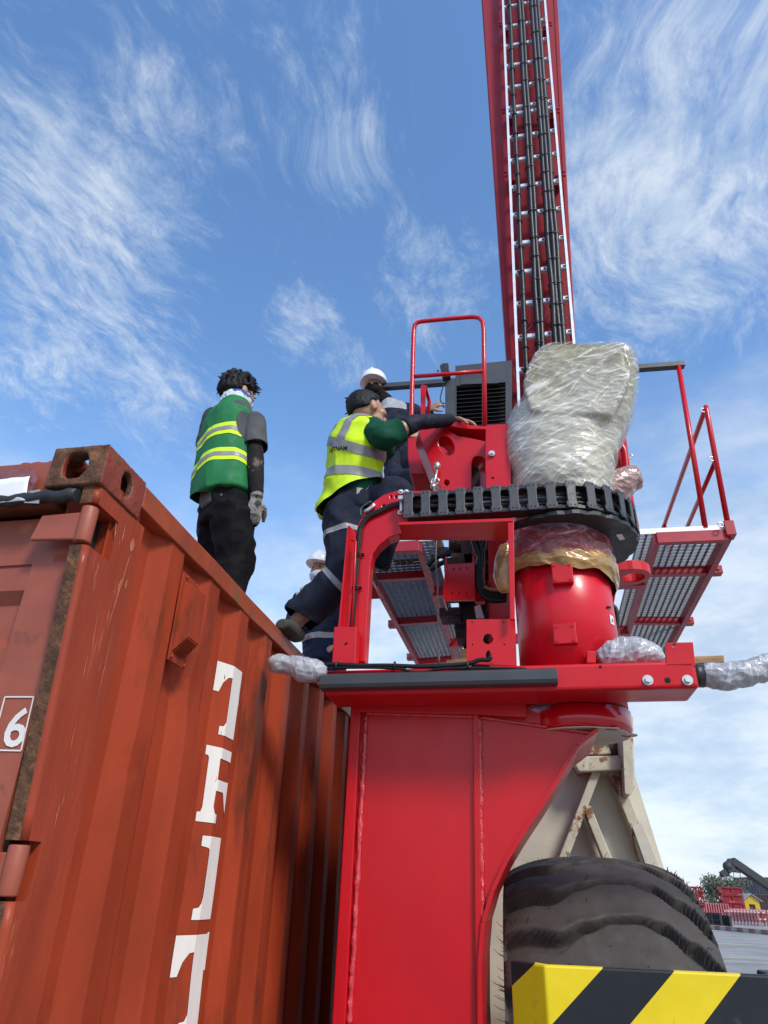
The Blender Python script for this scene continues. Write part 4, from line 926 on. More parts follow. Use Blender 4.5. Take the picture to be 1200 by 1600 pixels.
def build_platforms():
    T = CRANE; z = PLATZ
    DR = mat('red_frame_paint', (.36, .008, .018), .4, coat=.2, var=.08)
    def platform(nl, nr, fl, fr, xtra, crosses, ext):
        E = bpy.data.objects.new('platform', None); COL.objects.link(E); E.parent = T
        a, b, c, d = [PZ(*p, z) for p in (nl, nr, fl, fr)]; c = a+(c-a)*ext; d = b+(d-b)*ext
        E.location = (a+b)/2 - wloc(T)
        hf = .045
        for (p, q) in ((a, c), (b, d)):
            mb = MB(); mb.bar(p-ZZ*hf, q-ZZ*hf, .045, .085); mb.build('frame_rail', DR, E)
        mb = MB(); mb.bar(a-ZZ*hf - (c-a).normalized()*.001, b-ZZ*hf, .05, .09); mb.build('frame_beam', DR, E, bevel=.003)
        for y in crosses:
            t = None
            f = lambda s: PZ(*nl, z)  # noqa
            lo, hi = 0., 1.
            for _ in range(30):
                mid = (lo+hi)/2; q = a.lerp(c, mid); k = q-EYE; yy = 800-FPX*k.dot(UP)/k.dot(FW)
                if yy < y: lo = mid
                else: hi = mid
            p, q = a.lerp(c, lo), b.lerp(d, lo); mb = MB(); mb.bar(p+(q-p)*.03-ZZ*hf*.9, q-(q-p)*.03-ZZ*hf*.9, .05, .07); mb.build('frame_beam', DR, E)
        ex = PZ(*xtra, z)-(b if xtra[2] > 0 else a) if False else None
        # grating: bearing bars along the length, cross bars across
        side = xtra
        A, B, C_, D = a.copy(), b.copy(), c.copy(), d.copy()
        w = (b-a)
        if side > 0: B = b + w*side; D = d + (d-c)*side
        else: A = a + w*side; C_ = c + (d-c)*side
        mb = MB(); n = int((B-A).length/.052)
        for i in range(n+1):
            t = i/n; mb.bar(A.lerp(B, t)+ZZ*.018, C_.lerp(D, t)+ZZ*.018, .008, .022)
        n = int((C_-A).length/.057)
        for i in range(n+1):
            t = i/n; mb.bar(A.lerp(C_, t)+ZZ*.020, B.lerp(D, t)+ZZ*.020, .009, .021)
        mb.build('grating', GALV, E)
        mb = MB(); u = (c-a).normalized(); mb.bar(A-u*.006+ZZ*.02, B-u*.006+ZZ*.02, .006, .045); mb.bar(C_+u*.006+ZZ*.02, D+u*.006+ZZ*.02, .006, .045); mb.build('grating_edge', ALU, E)
        return a, b, c, d, E
    la = platform((561, 851), (655, 846), (655, 1032), (712, 1027), .22, (896, 966, 1029), 1.25)
    ra = platform((1024, 834), (1134, 829), (968, 1018), (1037, 1020), -.22, (887, 964), 1.15)
    a, b, c, d, E = ra
    la_b, ra_a = la[1], ra[0]
    for t in (.24, .62):                           # beams under the deck tie both platforms to the slewing body
        p = la_b.lerp(la[3], t)-ZZ*.06; q = ra_a.lerp(ra[2], t*.98)-ZZ*.06; mb = MB(); mb.bar(p, q, .07, .09); mb.build('tie_beam', DR, T)
    for y in (884, 964):
        lo, hi = 0., 1.
        for _ in range(30):
            mid = (lo+hi)/2; q = b.lerp(d, mid); k = q-EYE; yy = 800-FPX*k.dot(UP)/k.dot(FW)
            if yy < y: lo = mid
            else: hi = mid
        q = b.lerp(d, lo); mb = MB(); mb.box(q+MX*.05-ZZ*.05, .045, .04, .035, MAX); mb.cyl(q+MX*.06-ZZ*.05-MY*.04, q+MX*.06-ZZ*.05-MY*.05, .014, 10); mb.build('rail_socket', DR, E, bevel=.004)
    mb = MB(); q = b+MX*.02; mb.box(q-ZZ*.0, .035, .05, .06, MAX); mb.build('rail_socket', DR, E, bevel=.004)
    a2, b2, c2, d2, E2 = la
    for y in (900, 968, 1020):
        lo, hi = 0., 1.
        for _ in range(30):
            mid = (lo+hi)/2; q = a2.lerp(c2, mid); k = q-EYE; yy = 800-FPX*k.dot(UP)/k.dot(FW)
            if yy < y: lo = mid
            else: hi = mid
        q = a2.lerp(c2, lo); mb = MB(); mb.box(q-MX*.05-ZZ*.05, .045, .04, .035, MAX); mb.build('rail_socket', DR, E2, bevel=.004)
    # guard rail of the far platform edge
    rr = .021
    pb = PZ(1138, 823, z+.03); top = PY(1103, 636, pb.y); zt = top.z
    far = PZ(1037, 823, zt); mid0 = pb.lerp(top, .53); midf = PZ(1074, 823, mid0.z)
    mb = MB(); mb.tube([pb, pb.lerp(top, .97), top, top.lerp(far, .03), top+(far-top)*1.02], rr, 12)
    g = mb.build('guard_rail', RED, T)
    mb = MB(); mb.tube([mid0, mid0+(midf-mid0)*1.02], rr*.9, 12); mb.build('mid_rail', RED, g)
    pa = PZ(1102, 825, z+.03); ta = PY(1060, 570, pa.y)
    mb = MB(); mb.tube([pa, ta], rr, 12); mb.build('guard_post', RED, T)
    pe = top+(far-top)*.98; mb = MB(); mb.tube([V3((pe.x, pe.y, z)), pe], rr, 12); mb.build('guard_post', RED, T)
    for (x, y, yy) in ((1099, 641, pb.y), (1112, 717, pb.y), (1126, 820, pb.y-.05)):
        mb = MB(); mb.tube(circ(PY(x, y, yy), .02, V3((1, 0, 0)), ZZ, 12), .005, 6, cap=False); mb.build('eyelet', BOLT, g)
    # dark light bar bridging both sides
    zA = ta.z
    p, q = PZ(598, 605, zA), ta + V3((.05, 0, 0))
    mb = MB(); mb.bar(p, q, .06, .05); mb.build('light_bar', DGREY, T, bevel=.004)
    mb = MB(); mb.bar(p+ZZ*-.3-V3((0, 0, 0)), p+ZZ*-.3+V3((.001, 0, 0)), .01, .01); mb.bm.free()
    l0 = PZ(598, 605, zA); mb = MB(); lp = la[0].lerp(la[1], .25); mb.tube([V3((l0.x, l0.y+.1, z)), l0], rr, 10); mb.build('guard_post', RED, T)
build_platforms()
def build_loose():
    T = thing('wooden_plank', PM(1060, 1032, .3), 'weathered timber plank lying behind the right end of the red beam', 'plank')
    mb = MB(); p = pl([(985, 1029), (1131, 1023.5), (1132, 1035), (985, 1041)], .30); mb.hexa(p, [q+MY*.10 for q in p]); mb.build('board', WOOD, T, bevel=.003)
    mb = MB(); p = pl([(1068, 1038), (1111, 1036.5), (1106, 1048), (1068, 1050)], .32); mb.hexa(p, [q+MY*.08 for q in p]); mb.build('batten', WOOD, T, bevel=.003)
    T = thing('wooden_plank', PM(715, 1020, .5), 'short timber block standing behind the red bracket plate with the round hole', 'plank')
    mb = MB(); p = pl([(719, 1014), (732, 1013), (732, 1034), (719, 1035)], .5); mb.hexa(p, [q+MY*.08 for q in p]); mb.build('board', WOOD, T, bevel=.003)
    mb = MB(); p = pl([(697, 1031), (735, 1028), (735, 1042), (697, 1042)], .45); mb.hexa(p, [q+MY*.06 for q in p]); mb.build('batten', WOOD, T, bevel=.003)
    mb = MB(); a, b = PM(678, 762, .35), PM(687, 1036, .35); n = 30
    mb.tube([a.lerp(b, i/n) + MX*(.003*sin(i*.8)) for i in range(n+1)], .0042, 6)
    tag(mb.build('tag_rope', mat('grey_rope', (.20, .18, .16), .8, var=.3, vscale=60)), 'thin grey rope hanging down beside the heart shaped hinge plate', 'rope')
build_loose()
# ---------------------------------------------------------------- cream vehicle with the big tyre
TC = PM(925, 1345, 1.09)
def build_vehicle():
    T = thing('yard_vehicle', V3((TC.x, TC.y, 0)), 'cream rusty yard vehicle with one huge black tyre and striped bumper', 'vehicle')
    R, HW = .90, .39; cz = TC.z - .885; c = V3((TC.x, TC.y, cz)) + MX*-.015
    wh = bpy.data.objects.new('wheel', None); COL.objects.link(wh); wh.parent = T; wh.location = c - wloc(T)
    def lerp_tab(tab, x):
        for i in range(len(tab)-1):
            if x <= tab[i+1][0]:
                a, b = tab[i], tab[i+1]; t = (x-a[0])/(b[0]-a[0]); t = t*t*(3-2*t); return a[1]+(b[1]-a[1])*t
        return tab[-1][1]
    hT = [(-1, .0), (-.75, -.008), (-.5, -.03), (-.2, .03), (.05, .065), (.3, .075), (.5, .05), (.75, -.03), (1, -.12)]
    wT = [(-1, .050), (-.6, .044), (-.3, .022), (0, .010), (.3, .012), (.55, .028), (1, .052)]
    NL = 25; nphi = NL*34; us = [-1+2*i/70 for i in range(71)]
    sw = [(1.0, .0), (1.015, .03), (1.01, .10), (.97, .22), (.88, .33), (.80, .38)]      # sidewall: half width factor, drop in radius
    mb = MB(); rings = []
    pitch = 2*pi*R/NL
    for i in range(nphi):
        phi = 2*pi*i/nphi; e = MY*-cos(phi) + ZZ*sin(phi); ring = []
        for (k, dr) in sw[::-1][:-1]: ring.append(mb.bm.verts.new(c - MX*(HW*k) + e*(R-.075-dr)))
        for u in us:
            r = R - .055*u*u - .03*u**6
            s = phi*R - lerp_tab(hT, u); q = (s % pitch); dd = min(q, pitch-q); w = lerp_tab(wT, u)
            g = 1/(1+math.exp(max(-60, min(60, (dd-w)/.0022)))); asym = .006*math.exp(-((q-w-.012) if q > w else 9)**2/.0008) if q < pitch/2 else 0
            r -= .066*g - asym*.8
            r += .0012*noise.noise(V3((u*6, s*9, 2)))
            ring.append(mb.bm.verts.new(c + MX*(HW*u) + e*r))
        for (k, dr) in sw[1:]: ring.append(mb.bm.verts.new(c + MX*(HW*k) + e*(R-.075-dr)))
        rings.append(ring)
    m_ = len(rings[0])
    for i in range(nphi):
        a, b = rings[i], rings[(i+1) % nphi]
        for j in range(m_-1): f = mb.bm.faces.new((a[j], b[j], b[j+1], a[j+1])); f.smooth = True
    rnd = random.Random(5)
    for i in range(260):                           # moulding hairs
        phi = rnd.uniform(-.25, 1.9); u = rnd.choice([rnd.uniform(-1, 1), rnd.uniform(.85, 1.0), rnd.uniform(-1, -.9)]); e = MY*-cos(phi)+ZZ*sin(phi)
        p = c + MX*(HW*u) + e*(R-.055*u*u-.03*u**6-.004); dv = (e + MX*rnd.uniform(-.7, .7) + ZZ*rnd.uniform(-.5, .3)).normalized()
        L = rnd.uniform(.012, .036); mb.tube([p, p+dv*L*.6, p+dv*L+MX*rnd.uniform(-.006, .006)], [.0016, .0013, .0007], 4, smooth=False)
    for i in range(70):
        phi = rnd.uniform(-.3, 1.0); e = MY*-cos(phi)+ZZ*sin(phi); p = c - MX*(HW*1.0) + e*(R-.12-rnd.random()*.1); L = rnd.uniform(.02, .05)
        mb.tube([p, p-MX*L*.6+e*L*.4, p-MX*L+e*L*rnd.uniform(.5, 1.0)], [.0016, .0013, .0007], 4, smooth=False)
    mb.build('tyre', RUBBER, wh)
    mb = MB(); mb.cyl(c-MX*(HW*.80), c+MX*(HW*.80), R-.45, 32); mb.cyl(c-MX*(HW*.9), c-MX*(HW*.79), .22, 24); mb.build('rim', CREAM, wh)
    # frame behind the wheel
    d = 2.16
    mb = MB(); o = pl([(735, 1345), (770, 1300), (905, 1190), (985, 1190), (1040, 1365), (1062, 1440), (1075, 1600), (735, 1600)], d); mb.plate(o, [], MY*.03); mb.build('side_frame', CREAM, T)
    mb = MB()
    def strut(a, b, w, dd=d-.10):
        p = PM(*a, dd); q = PM(*b, dd); mb.bar(p, q, .11, w, up=MX if abs((q-p).z) > .1 else ZZ)
    strut((934, 1200), (876, 1352), .05); strut((916, 1262), (956, 1362), .05); mb.build('brace', CREAM_RUST, T, bevel=.006)
    mb = MB(); p = pl([(950, 1205), (968, 1205), (1001, 1292), (1044, 1400), (1020, 1400), (988, 1300)], d-.13); mb.hexa(p[:4]+p[4:], [q+MY*.13 for q in p]); mb.build('flange', CREAM_RUST, T, bevel=.004)
    mb = MB(); p = pl([(988, 1292), (1003, 1285), (1046, 1392), (1050, 1420), (1030, 1420), (1012, 1360)], d-.145); mb.hexa(p, [q+MY*.012 for q in p]); mb.build('flange_plate', CREAM, T, bevel=.003)
    mb = MB(); p = pl([(890, 1182), (971, 1180), (973, 1203), (905, 1206)], d-.2); mb.hexa(p, [q+MY*.22 for q in p]); mb.build('top_beam', CREAM_RUST, T, bevel=.008)
    mb = MB(); p = pl([(905, 1162), (950, 1162), (955, 1178), (900, 1180)], d-.1); mb.hexa(p, [q+MY*.1 for q in p]); mb.build('pad', CREAM_RUST, T, bevel=.006)
    mb = MB(); p = pl([(972, 1140), (989, 1138), (993, 1228), (985, 1243), (976, 1240)], d-.3); mb.plate(p, [], MY*.3); mb.build('post', CREAM_RUST, T, bevel=.010)
    mb = MB(); p = pl([(925, 1140), (976, 1140), (978, 1205), (925, 1205)], d-.02); mb.plate(p, [], MY*.3); mb.build('inner_block', MATS['dark_machinery_and_void'], T)
    mb = MB(); mb.plate(pl([(985, 1120), (989, 1120), (989, 1142), (985, 1142)], d-.2), [], MY*.05); mb.build('chain_bracket', CREAM, T)
    mb = MB(); mb.cyl(c-MX*.9, c+MX*1.2, .10, 20); mb.build('axle', CREAM, T)
    # bumper: box section with a bevelled end, striped yellow and black
    db = -.62
    ztop = PM(900, 1510, db).z; zbot = ztop - .30
    x = lambda px, py: mxd(PM(px, py, db))[0]
    xe = x(850, 1508); xr = x(1186, 1545)+.07
    N = 9; xl = xe - .085
    def sec(xx, dd, inset=0): return [MPT(xx, dd, zbot), MPT(xx, dd, ztop)]
    mb = MB(); ts = .020
    A = [(xl, .10), (xe, 0.0), (xr-.05, 0.0), (xr-.012, .014), (xr, .05), (xr, .16), (xr-.03, .16), (xr-.03, .06), (xr-.055, .03), (xe+.012, .03), (xl+.03, .12)]
    mb.hexa([MPT(a, db+b, zbot) for a, b in A], [MPT(a, db+b, ztop) for a, b in A])
    bm = mb.bm
    # stripes: cut the skin along slanted planes and colour the pieces alternately
    q0 = [PM(838, 1505, db), PM(938, 1517, db), PM(1045, 1528, db), PM(1147, 1537, db)]; q1 = [PM(793, 1553, db+.08), PM(863, 1600, db), PM(985, 1600, db), PM(1100, 1600, db)]
    nrm = []
    for a, b in zip(q0, q1):
        t = (mxd(a)[0]-mxd(b)[0]); h = a.z-b.z; n_ = (MX*h - ZZ*t).normalized(); nrm.append((a, n_))
    n_ = nrm[1][1]; nrm[0] = (q0[0], n_)
    for a, n2 in nrm: bmesh.ops.bisect_plane(bm, geom=bm.verts[:]+bm.edges[:]+bm.faces[:], plane_co=a, plane_no=n2)
    for f in bm.faces:
        cc = f.calc_center_median(); k = sum(1 for a, n2 in nrm if (cc-a).dot(n2) > 0); f.material_index = 1 if k in (1, 3) else 0
    bp = mb.build('bumper', [BLK_PAINT, YEL], T)
    b = bp.modifiers.new('bevel', 'BEVEL'); b.width = .005; b.segments = 2; b.limit_method = 'ANGLE'; b.angle_limit = radians(30)
    mb = MB(); mb.box(MPT((xe+xr)/2, db+.25, (ztop+zbot)/2-.03), .06, .218, .08, MAX); mb.box(MPT((xe+xr)/2+.3, db+.42, (ztop+zbot)/2-.03), .24, .05, .06, MAX); mb.box(MPT(xr+.06, db+1.0, (ztop+zbot)/2-.03), .05, .75, .08, MAX); mb.build('bumper_bracket', BLACK, T)
build_vehicle()

# ---------------------------------------------------------------- far yard
def gp(px, py): 
    p = PZ(px, py, 0); return V3((p.x, p.y, 0))
def gp2(x0, x1, pb):
    a = gp(x0, pb); b = PY(x1, pb, a.y-.6); return a, V3((b.x, b.y, 0))
def ztop_at(px, py, p): return PY(px, py, p.y).z
def far_yard():
    FR = mat('faded_red_steel', (.33, .02, .03), .5, var=.25, vscale=.7)
    FRW = mat('red_white_bars', (.5, .42, .42), .6, var=.3, vscale=2)
    # lattice stacks of red crane sections
    def lattice(name, px0, px1, pb, pt, depth, nz, label, dense=0):
        a, b = gp2(px0, px1, pb); h = ztop_at(px0, pt, a)
        T = thing(name, (a+b)/2, label, 'steel frame'); ux = (b-a); L = ux.length; ux.normalize(); uy = V3((-ux.y, ux.x, 0))
        for k in range(nz):
            z0, z1 = h*k/nz, h*(k+1)/nz - .06; mb = MB(); w = .10
            for j in (0, 1):
                o = a + uy*(depth*j)
                for zz in (z0+.06, z1-.06): mb.bar(o+ZZ*zz, o+ux*L+ZZ*zz, w, w*1.3)
                nb = max(2, int(L/1.1))
                for i in range(nb+1): mb.bar(o+ux*(L*i/nb)+ZZ*z0, o+ux*(L*i/nb)+ZZ*z1, w, w)
                for i in range(nb): mb.bar(o+ux*(L*i/nb)+ZZ*z0, o+ux*(L*(i+1)/nb)+ZZ*z1, .06, .06)
            if dense: mb.box((a+b)/2+uy*depth/2+ZZ*((z0+z1)/2), L/2-.1, depth/2-.1, (z1-z0)/2-.12, (ux, uy, ZZ))
            mb.build('frame_section', FR, T)
        return T
    lattice('steel_tower', 1079, 1097, 1441, 1384, 1.4, 4, 'narrow red lattice steel tower standing left of the trees in the far yard')
    lattice('steel_stack', 1134, 1167, 1432, 1385, 2.5, 4, 'wide dark red stack of steel sections behind the yellow hut', 1)
    a, b = gp2(1094, 1140, 1437); T = thing('steel_barrier_wall', (a+b)/2, 'long low red steel wall between the lattice tower and the wide stack', 'wall')
    h = ztop_at(1100, 1411, a); mb = MB(); u = (b-a); L = u.length; u.normalize(); n = 12
    for i in range(n): p = a+u*(L*(i+.5)/n); mb.box(p+ZZ*(h*.55), L/n*.46, .15, h*.4, (u, V3((-u.y, u.x, 0)), ZZ))
    mb.build('panel', FR, T); mb = MB()
    for z in (.1, .95): mb.bar(a+ZZ*h*z, b+ZZ*h*z, .2, .1)
    for i in range(n+1): p = a+u*(L*i/n); mb.bar(p-V3((0, .2, 0)), p-V3((0, .2, 0))+ZZ*h, .08, .08)
    mb.build('rails', mat('pale_rails', (.45, .16, .17), .6), T)
    # yellow hut
    a, b = gp2(1165, 1191, 1430); T = thing('wooden_hut', (a+b)/2, 'small yellow wooden hut with pitched roof in the far yard', 'hut'); u = (b-a); W_ = u.length; u.normalize(); v = V3((-u.y, u.x, 0)); v = (v*.9 - u*.5).normalized()
    he = ztop_at(1165, 1407, a); hp_ = ztop_at(1177, 1398, a)
    Y_ = mat('yellow_boards', (.62, .40, .03), .6, var=.12, vscale=3)
    mb = MB(); o = [a, a+u*W_, a+u*W_+ZZ*he, a+u*W_/2+ZZ*hp_, a+ZZ*he]; hole = [a+u*W_*.33+ZZ*he*.12, a+u*W_*.33+ZZ*he*.75, a+u*W_*.70+ZZ*he*.75, a+u*W_*.70+ZZ*he*.12]
    mb.plate(o, [hole], v*.08); mb.build('front_wall', Y_, T)
    mb = MB(); mb.hexa([a, a+v*1.7, a+v*1.7+ZZ*he, a+ZZ*he], [q+u*.08 for q in (a, a+v*1.7, a+v*1.7+ZZ*he, a+ZZ*he)]); q = a+u*W_; mb.hexa([q, q+v*1.7, q+v*1.7+ZZ*he, q+ZZ*he], [w-u*.08 for w in (q, q+v*1.7, q+v*1.7+ZZ*he, q+ZZ*he)]); mb.build('side_walls', mat('grey_boards', (.32, .34, .36), .7, var=.2, vscale=3), T)
    mb = MB(); hh = [p + v*.25 for p in hole]; mb.hexa(hh, [p+v*.05 for p in hh]); mb.build('door', mat('hut_door', (.10, .07, .05), .7), T)
    mb = MB(); r0, r1, r2 = a-u*.25+ZZ*(he-.14), a+u*W_/2+ZZ*(hp_+.06), a+u*(W_+.25)+ZZ*(he-.14)
    for p, q in ((r0, r1), (r1, r2)): mb.hexa([p-v*.3, q-v*.3, q+v*2, p+v*2], [x+ZZ*.1 for x in (p-v*.3, q-v*.3, q+v*2, p+v*2)])
    mb.build('roof', mat('hut_roof', (.30, .31, .34), .6), T)
    # dark container stacks at the right
    def stack(px0, px1, pb, pt, col, lab, dpt=6):
        a, b = gp2(px0, px1, pb); h = ztop_at(px0, pt, a); T = thing('container_stack', (a+b)/2, lab, 'containers'); u = V3((1, -.1, 0)).normalized(); v = V3((-u.y, u.x, 0)); L = (b-a).length
        nz = max(1, round(h/2.6))
        for k in range(nz):
            mb = MB(); n = 14; hz = h/nz; z0, z1 = hz*k+.05, hz*(k+1)-.05
            mb.box(a+u*L/2+v*dpt/2+ZZ*((z0+z1)/2), L/2, dpt/2-.05, (z1-z0)/2, (u, v, ZZ))
            for i in range(n): mb.box(a+u*(L*(i+.5)/n)-v*.0+ZZ*((z0+z1)/2), L/n*.25, .05, (z1-z0)/2-.15, (u, v, ZZ))
            mb.build('container', mat('cont_%d_%s' % (k % 2, lab[:4]), col[k % len(col)], .55, var=.2, vscale=.5), T)
    stack(1182, 1240, 1423, 1370, [(.045, .025, .03), (.03, .035, .06), (.02, .05, .13)], 'dark high container stack at the right edge of the frame', 10)
    stack(1168, 1183, 1420, 1379, [(.05, .06, .08), (.04, .05, .07)], 'grey blue container stack seen just left of the dark high stack', 8)
    # knuckle boom of a far crane
    p0 = PY(1240, 1411, 88); T = thing('far_crane', V3((p0.x+3, 88, 0)), 'dark distant crane whose slanting arm carries a lifting frame', 'crane')
    DM = mat('far_dark_steel', (.035, .036, .04), .6)
    A, B = PY(1143, 1345, 88), PY(1235, 1408, 88); mb = MB(); mb.bar(A, B, .9, .85); mb.build('arm', DM, T, bevel=.1)
    mb = MB(); mb.bar(B, V3((B.x+2, 88, 0)), 1.4, 1.4); mb.build('mast', DM, T)
    hp = lambda x, y: PY(x, y, 88)
    mb = MB(); mb.bar(hp(1143, 1345), hp(1138, 1353), .7, .7); mb.bar(hp(1138, 1353), hp(1143, 1362), .8, .9); mb.bar(hp(1127, 1367), hp(1141, 1358), .5, .6); mb.bar(hp(1141, 1359), hp(1156, 1361), .5, .4); mb.ball(hp(1137, 1354), .55); mb.bar(hp(1125, 1368), hp(1140, 1368), .25, .25)
    for x, y in ((1127, 1368), (1146, 1361), (1156, 1361)): mb.bar(hp(x, y), hp(x+1, y+14), .05, .05)
    mb.build('lifting_frame', DM, T)
    # pallets and black frames, barriers
    BF = mat('far_black_frame', (.02, .02, .022), .6)
    for i, (x0, x1, pb, pt, lab) in enumerate(((1108, 1115, 1446, 1427, 'first black steel frame from the left below the red wall'), (1117, 1128, 1447, 1427, 'widest black steel frame, in the middle of the row of three'), (1130, 1142, 1447, 1431, 'lowest black steel frame, nearest the striped barriers'))):
        a, b = gp2(x0, x1, pb); h = ztop_at(x0, pt, a); T = thing('metal_trestle', (a+b)/2, lab, 'trestle', 'black frames in the far yard'); u = (b-a); mb = MB()
        for t in (0, .33, .66, 1): mb.bar(a+u*t, a+u*t+ZZ*h, .16, .16)
        for z in (.1, .5, .95): mb.bar(a+ZZ*h*z, b+ZZ*h*z, .14, .14); mb.bar(a+ZZ*h*z+V3((0, .8, 0)), b+ZZ*h*z+V3((0, .8, 0)), .14, .14)
        mb.build('frame', BF, T)
    proto = None; k = 0
    for row, (pb, n) in enumerate(((1444, 11), (1438, 12))):
        for i in range(n):
            x = 1143 + i*5.2 + row*2; p = gp(x, pb + (x-1143)*.06)
            if proto is None:
                proto = thing('road_barrier', p, 'red and white striped pipe barrier in the dense far rows', 'barrier', 'striped barriers in the far yard')
                mb = MB()
                for j in range(4): mb.mi = j % 2; mb.bar(p+V3((-.42+.21*j, 0, .9)), p+V3((-.21+.21*j, 0, .9)), .1, .1); mb.bar(p+V3((-.42+.21*j, 0, .45)), p+V3((-.21+.21*j, 0, .45)), .1, .1)
                mb.build('pipe_rail', [mat('barrier_white', (.55, .50, .50), .5), mat('barrier_red', (.45, .02, .03), .5)], proto)
                mb = MB()
                for s in (-.4, .4): mb.bar(p+V3((s, -.3, 0)), p+V3((s, 0, 1.0)), .07, .07); mb.bar(p+V3((s, .3, 0)), p+V3((s, 0, 1.0)), .07, .07)
                mb.build('leg_frame', mat('barrier_pale', (.42, .16, .16), .6), proto)
            else:
                o = proto.copy(); COL.objects.link(o); o.location = p
                for ch in list(proto.children): c = ch.copy(); COL.objects.link(c); c.parent = o
    a, b = gp(1090, 1450), gp(1215, 1462); mb = MB()
    u = (b-a); L = u.length; u.normalize(); n = 14
    for i in range(n): mb.mi = i % 2; mb.box(a+u*(L*(i+.5)/n)+ZZ*.12, L/n/2-.01, .18, .12, (u, V3((-u.y, u.x, 0)), ZZ))
    tag(mb.build('kerb', [mat('kerb_brown', (.25, .12, .09), .7), mat('kerb_grey', (.36, .33, .32), .7)]), 'low brown and grey kerb line in front of the barriers', 'kerb')
    # trees
    LEAF = mat('hazed_leaf_green', (.12, .14, .095), .7, var=.45, vscale=.6); BARK = mat('bark', (.10, .08, .06), .9, var=.3)  # leaf colour greyed and paled to stand in for distance haze
    rnd = random.Random(3)
    def tree(px, pb, pt, w, lab, Y, nleaf=2600):
        b = PY(px, 1420, Y); b.z = 0; h = PY(px, pt, Y).z; T = thing('tree', b, lab, 'tree', 'trees behind the far yard')
        mb = MB(); mb.tube(catmull([b, b+V3((.15, 0, h*.3)), b+V3((-.1, .1, h*.62))], 4), [.28, .26, .25, .23, .22, .2, .18, .16, .12], 8)
        cl = []
        for i in range(11):
            a = rnd.uniform(0, 2*pi); t = rnd.uniform(.35, .95); rr = w*rnd.uniform(.25, 1)*(1-.55*abs(t-.6))
            q = b + V3((cos(a)*rr, sin(a)*rr, h*t)); cl.append((q, w*rnd.uniform(.28, .5))); s = b+V3((0, 0, h*(.25+.3*rnd.random())))
            mb.tube([s, s.lerp(q, .5)+V3((0, 0, .3)), q], [.09, .06, .03], 6)
        mb.build('trunk', BARK, T)
        mb = MB()
        for i in range(nleaf):
            q, r = rnd.choice(cl); d = V3((rnd.gauss(0, 1), rnd.gauss(0, 1), rnd.gauss(0, .8))); d = d.normalized()*(r*rnd.random()**.45); p = q+d
            s = rnd.uniform(.12, .30); n = V3((rnd.gauss(0, 1), rnd.gauss(0, 1), rnd.gauss(0, 1)+.6)).normalized(); x = n.orthogonal().normalized()*s; y = n.cross(x)*.7
            mb.face([p-x, p+y*.6, p+x, p-y*.6])
        mb.build('crown', LEAF, T)
    tree(1116, 1420, 1374, 2.7, 'bushy tree rising between the lattice tower and the wide stack', 118, 2600)
    tree(1138, 1420, 1371, 2.6, 'tree behind the lifting frame of the far crane', 124, 1500)
    tree(1160, 1420, 1374, 2.2, 'tree just behind the wide red stack, left of the containers', 130, 1100)
far_yard()
# ---------------------------------------------------------------- people
X1 = V3((1, 0, 0)); Y1 = V3((0, 1, 0))
def unit(v): return V3(v).normalized()
def add_head(mb, c, fwd, up, s=1.0):
    """cranium, jaw, nose, brow, ears; c = centre of the cranium, head about 0.23 m tall"""
    f = unit(fwd); u = unit(V3(up) - f*V3(up).dot(f)); r = f.cross(u); ax = (r, f, u)
    mb.ball(c, (.074*s, .094*s, .095*s), ax, 20)
    mb.ball(c + f*.028*s - u*.062*s, (.058*s, .062*s, .066*s), ax, 16)
    mb.ball(c + f*.062*s - u*.098*s, (.026*s, .026*s, .022*s), ax, 12)                    # chin
    mb.tube([c+f*.090*s-u*.006*s, c+f*.108*s-u*.036*s, c+f*.096*s-u*.048*s], [.011*s, .016*s, .013*s], 10)
    mb.ball(c + f*.086*s + u*.006*s, (.05*s, .016*s, .012*s), ax, 12)                     # brow
    mb.ball(c + f*.087*s - u*.070*s, (.026*s, .014*s, .012*s), ax, 10)                    # lips
    for k in (-1, 1): mb.ball(c + r*(k*.077*s) - f*.006*s - u*.024*s, (.012*s, .022*s, .034*s), ax, 10); mb.ball(c+r*(k*.045*s)+f*.062*s-u*.035*s, (.026*s, .026*s, .022*s), ax, 10)
    return f, u, r
def eyes(par, c, f, u, r, s=1.0):
    for k in (-1, 1):
        mb = MB(); mb.ball(c + r*(k*.032*s) + f*.083*s - u*.012*s, (.013*s, .010*s, .008*s), (r, f, u), 10); mb.build('eye', mat('eye_dark', (.03, .02, .018), .2), par)
